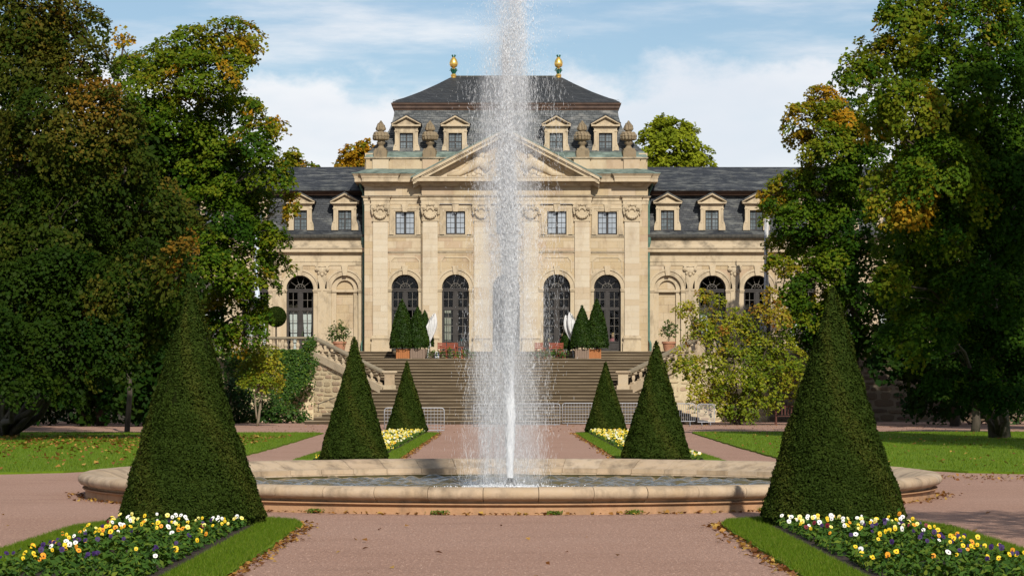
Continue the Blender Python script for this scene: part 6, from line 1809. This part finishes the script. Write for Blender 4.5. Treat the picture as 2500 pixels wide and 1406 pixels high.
# ------------------------------------------------------------------ people seated behind the door glass
def person(px, d, facing, shirt, hair, label, headpy):
    """Seated figure: one skinned body, bent at hip and knee; hair and shirt as children."""
    zh = zat(headpy, d); x = xat(px, d); hip = zh-.66
    f = np.array([math.sin(facing), -math.cos(facing), 0]); s_ = np.array([f[1]*-1, f[0], 0])
    V, E, RR = [], [], []
    def v_(p, r_): V.append(tuple(p)); RR.append(r_); return len(V)-1
    o = np.array([x, d, 0.0]); Zv = lambda z_: np.array([0, 0, z_])
    pel = v_(o+Zv(hip), .14); wst = v_(o+Zv(hip+.2), .125); chs = v_(o+Zv(hip+.40)+f*.02, .145); nk = v_(o+Zv(hip+.53)+f*.02, .055); hd = v_(o+Zv(hip+.62)+f*.04, .085); ht = v_(o+Zv(hip+.74)+f*.03, .09)
    E += [(pel, wst), (wst, chs), (chs, nk), (nk, hd), (hd, ht)]
    for q in (-1, 1):
        sh = v_(o+Zv(hip+.45)+s_*q*.17, .062); el_ = v_(o+Zv(hip+.22)+s_*q*.23+f*.10, .046); wr = v_(o+Zv(hip+.19)+s_*q*.12+f*.33, .034); hn = v_(o+Zv(hip+.20)+s_*q*.10+f*.41, .036)
        E += [(chs, sh), (sh, el_), (el_, wr), (wr, hn)]
        hp = v_(o+Zv(hip-.02)+s_*q*.10, .10); kn = v_(o+Zv(hip+.02)+s_*q*.12+f*.42, .07); an = v_(o+Zv(hip-.40)+s_*q*.12+f*.40, .045); ft = v_(o+Zv(hip-.44)+s_*q*.12+f*.55, .04)
        E += [(pel, hp), (hp, kn), (kn, an), (an, ft)]
    me = bpy.data.meshes.new('person'); org = Vector((x, d, Z0))
    me.from_pydata([Vector(p)-org for p in V], E, []); me.update(); me.materials.append(M['skin'])
    ob = link('person', me, None, org); tag(ob, label, 'person', 'guests seated behind the doors')
    md = ob.modifiers.new('Skin', 'SKIN')
    for i, r_ in enumerate(RR): me.skin_vertices[0].data[i].radius = (r_, r_)
    me.skin_vertices[0].data[0].use_root = True
    sb = ob.modifiers.new('Sub', 'SUBSURF'); sb.levels = sb.render_levels = 1
    b = MB(); b.ball(tuple(o+Zv(hip+.72)+f*-.015), .118, 12, 8, (1, 1, .95)); b.build('hair', hair, ob, smooth=True)
    b = MB(); b.loft([[tuple(o+Zv(hip+zz)+s_*w*math.cos(a*.5236)+f*(w2*math.sin(a*.5236)+.01)) for a in range(12)] for zz, w, w2 in ((-.08, .175, .16), (.2, .165, .145), (.40, .195, .16), (.49, .16, .10), (.53, .075, .07))]); b.build('shirt', shirt, ob, smooth=True)
    b = MB()
    for q in (-1, 1): b.tube([tuple(o+Zv(hip+.46)+s_*q*.16), tuple(o+Zv(hip+.33)+s_*q*.215+f*.06), tuple(o+Zv(hip+.22)+s_*q*.235+f*.11)], [.078, .07, .06], 8)
    b.build('sleeve', shirt, ob, smooth=True)
    b = MB(); b.ball(tuple(o+Zv(hip+.655)+f*.145), .022, 6, 4, (1, 1, 1.3)); b.build('nose', M['skin'], ob)
    # chair under the figure
    c = empty('dining_chair', (x, d, Z0), 'dark chair under the '+label.split(' seated')[0], 'chair', 'chairs behind the doors')
    b = MB(); b.box(x-.22, x+.22, d-.22, d+.22, hip-.18, hip-.13); b.build('seat', M['joinery'], c)
    for q in (-1, 1):
        for w in (-1, 1): b = MB(); b.box(x+q*.2-.02, x+q*.2+.02, d+w*.2-.02, d+w*.2+.02, Z0, hip-.18); b.build('leg', M['joinery'], c)
SH = {k: simple('cloth_'+k, c_, tuple(q*.8 for q in c_), 12, .9) for k, c_ in {'pink': (.45,.16,.17), 'teal': (.05,.20,.22), 'navy': (.04,.05,.10), 'cream': (.55,.45,.30), 'wine': (.20,.03,.05)}.items()}
HB = simple('blond_hair', (.40,.26,.10), (.5,.34,.15), 20, .6)
person(1087, FD+1.35, .9, SH['navy'], M['hair'], 'guest in dark clothes seated at the left pane of the second door', 819)
person(1135, FD+1.35, -.9, SH['teal'], M['hair'], 'guest in teal seated at the right pane of the second door', 819)
person(1345, FD+1.35, .7, SH['cream'], HB, 'fair-haired guest seated at the left pane of the fourth door', 819)
person(1375, FD+1.35, -.8, SH['wine'], HB, 'guest in wine red seated at the right pane of the fourth door', 819)
person(1497, FD+1.35, -.6, SH['pink'], HB, 'guest in pink seated behind the fifth door', 819)
for pa, pb, lb in ((1094, 1127, 'white-topped table between the guests behind the second door'), (1351, 1369, 'white-topped table between the guests behind the fourth door'), (1466, 1490, 'white-topped table beside the guest in pink')):
    x0, x1 = xat(pa, FD+1.2), xat(pb, FD+1.2); zt = zat(833.5, FD+1.0)
    root = empty('dining_table', ((x0+x1)/2, FD+1.2, Z0), lb, 'table', 'tables behind the doors')
    b = MB(); b.box(x0, x1, FD+.8, FD+1.6, zt-.03, zt); b.build('table_top', M['canvas'], root)
    b = MB(); b.tube([((x0+x1)/2, FD+1.2, Z0), ((x0+x1)/2, FD+1.2, zt-.03)], .04, 8); b.build('leg', M['joinery'], root)

# ------------------------------------------------------------------ flags, bench, house
def flag(px, d, topy, z0, fx0, fx1, fy0, fy1, label, mat):
    x = xat(px, d); root = empty('flagpole', (x, d, z0), label, 'flagpole', 'flagpoles before the wings')
    b = MB(); b.tube([(x-.12, d, z0), (x, d, zat(topy, d)/2), (x+.03, d, zat(topy, d))], [.06, .05, .035], 8); b.build('pole', M['steel'], root, smooth=True)
    b = MB(); n, m_ = 10, 14; vs = []
    for j in range(m_+1):
        for i in range(n+1):
            u, w = i/n, j/m_
            vs.append((xat(fx0+(fx1-fx0)*u*(.75+.25*math.sin(w*7)), d), d+.10*math.sin(u*9+w*4), zat(fy0+(fy1-fy0)*w, d)))
    b.add(vs, [(j*(n+1)+i, j*(n+1)+i+1, (j+1)*(n+1)+i+1, (j+1)*(n+1)+i) for j in range(m_) for i in range(n)])
    b.build('flag_cloth', mat, root, smooth=True)
flag(1867, 136, 470, 3.97, 1868, 1879, 480, 700, 'tall steel flagpole with a furled white flag before the right wing', M['canvas'])
flag(622, 136, 470, 3.97, 623, 637, 560, 730, 'flagpole with a pale blue and white flag among the left maple leaves', simple('pale_flag', (.62,.70,.80), (.7,.74,.80), 3, .9))
# bench under the right wall
d = 122.0; x0, x1 = xat(1892, d), xat(1975, d)
root = empty('park_bench', ((x0+x1)/2, d, 0), 'dark red slatted bench against the shaded right wall', 'bench')
for i in range(4): b = MB(); b.box(x0, x1, d-.2+.1*i, d-.11+.1*i, .43, .46); b.build('seat_slat', M['wood_red_shaded'], root)
for i in range(11): b = MB(); u_ = x0+.06+(x1-x0-.12)*i/10; b.box(u_-.03, u_+.03, d+.22, d+.25, .5, .92); b.build('back_slat', M['wood_red_shaded'], root)
b = MB(); b.box(x0, x1, d+.21, d+.26, .90, .97); b.build('top_rail', M['wood_red_shaded'], root)
for u_ in (x0+.04, x1-.04):
    b = MB(); b.box(u_-.035, u_+.035, d+.2, d+.27, 0, 1.0); b.build('leg', M['wood_red_shaded'], root); b = MB(); b.box(u_-.035, u_+.035, d-.24, d-.17, 0, .62); b.build('leg', M['wood_red_shaded'], root)
    b = MB(); b.box(u_-.035, u_+.035, d-.28, d+.2, .62, .66); b.build('armrest', M['wood_red_shaded'], root)
# white house glimpsed through the right trees
d = 158.0; hx0, hx1 = xat(2320, d), xat(2560, d)
root = empty('white_house', ((hx0+hx1)/2, d, 0), 'white house with red roof glimpsed through the right trees', 'house')
b = MB(); b.box(hx0, hx1, d, d+9, 0, zat(672, d)); b.build('wall', M['plaster'], root)
b = MB(); zr = zat(672, d); b.add([(hx0-.4, d-.4, zr-.1), (hx1+.4, d-.4, zr-.1), (hx1+.4, d+9.4, zr-.1), (hx0-.4, d+9.4, zr-.1), (hx0-.4, d+4.5, zr+2.2), (hx1+.4, d+4.5, zr+2.2)], [(0,1,5,4),(2,3,4,5),(0,4,3),(1,2,5),(3,2,1,0)]); b.build('roof', M['redtile'], root)
for wx in (2400, 2450, 2500):
    b = MB(); b.box(xat(wx, d), xat(wx+30, d), d-.03, d+.1, zat(702, d), zat(680, d)); w0 = b.build('window', M['darkglass'], root)
    b = MB(); xa, xb, za, zb = xat(wx, d), xat(wx+30, d), zat(702, d), zat(680, d)
    b.box(xa-.06, xa, d-.05, d+.1, za, zb); b.box(xb, xb+.06, d-.05, d+.1, za, zb); b.box((xa+xb)/2-.03, (xa+xb)/2+.03, d-.05, d, za, zb); b.build('frame', M['canvas'], w0)
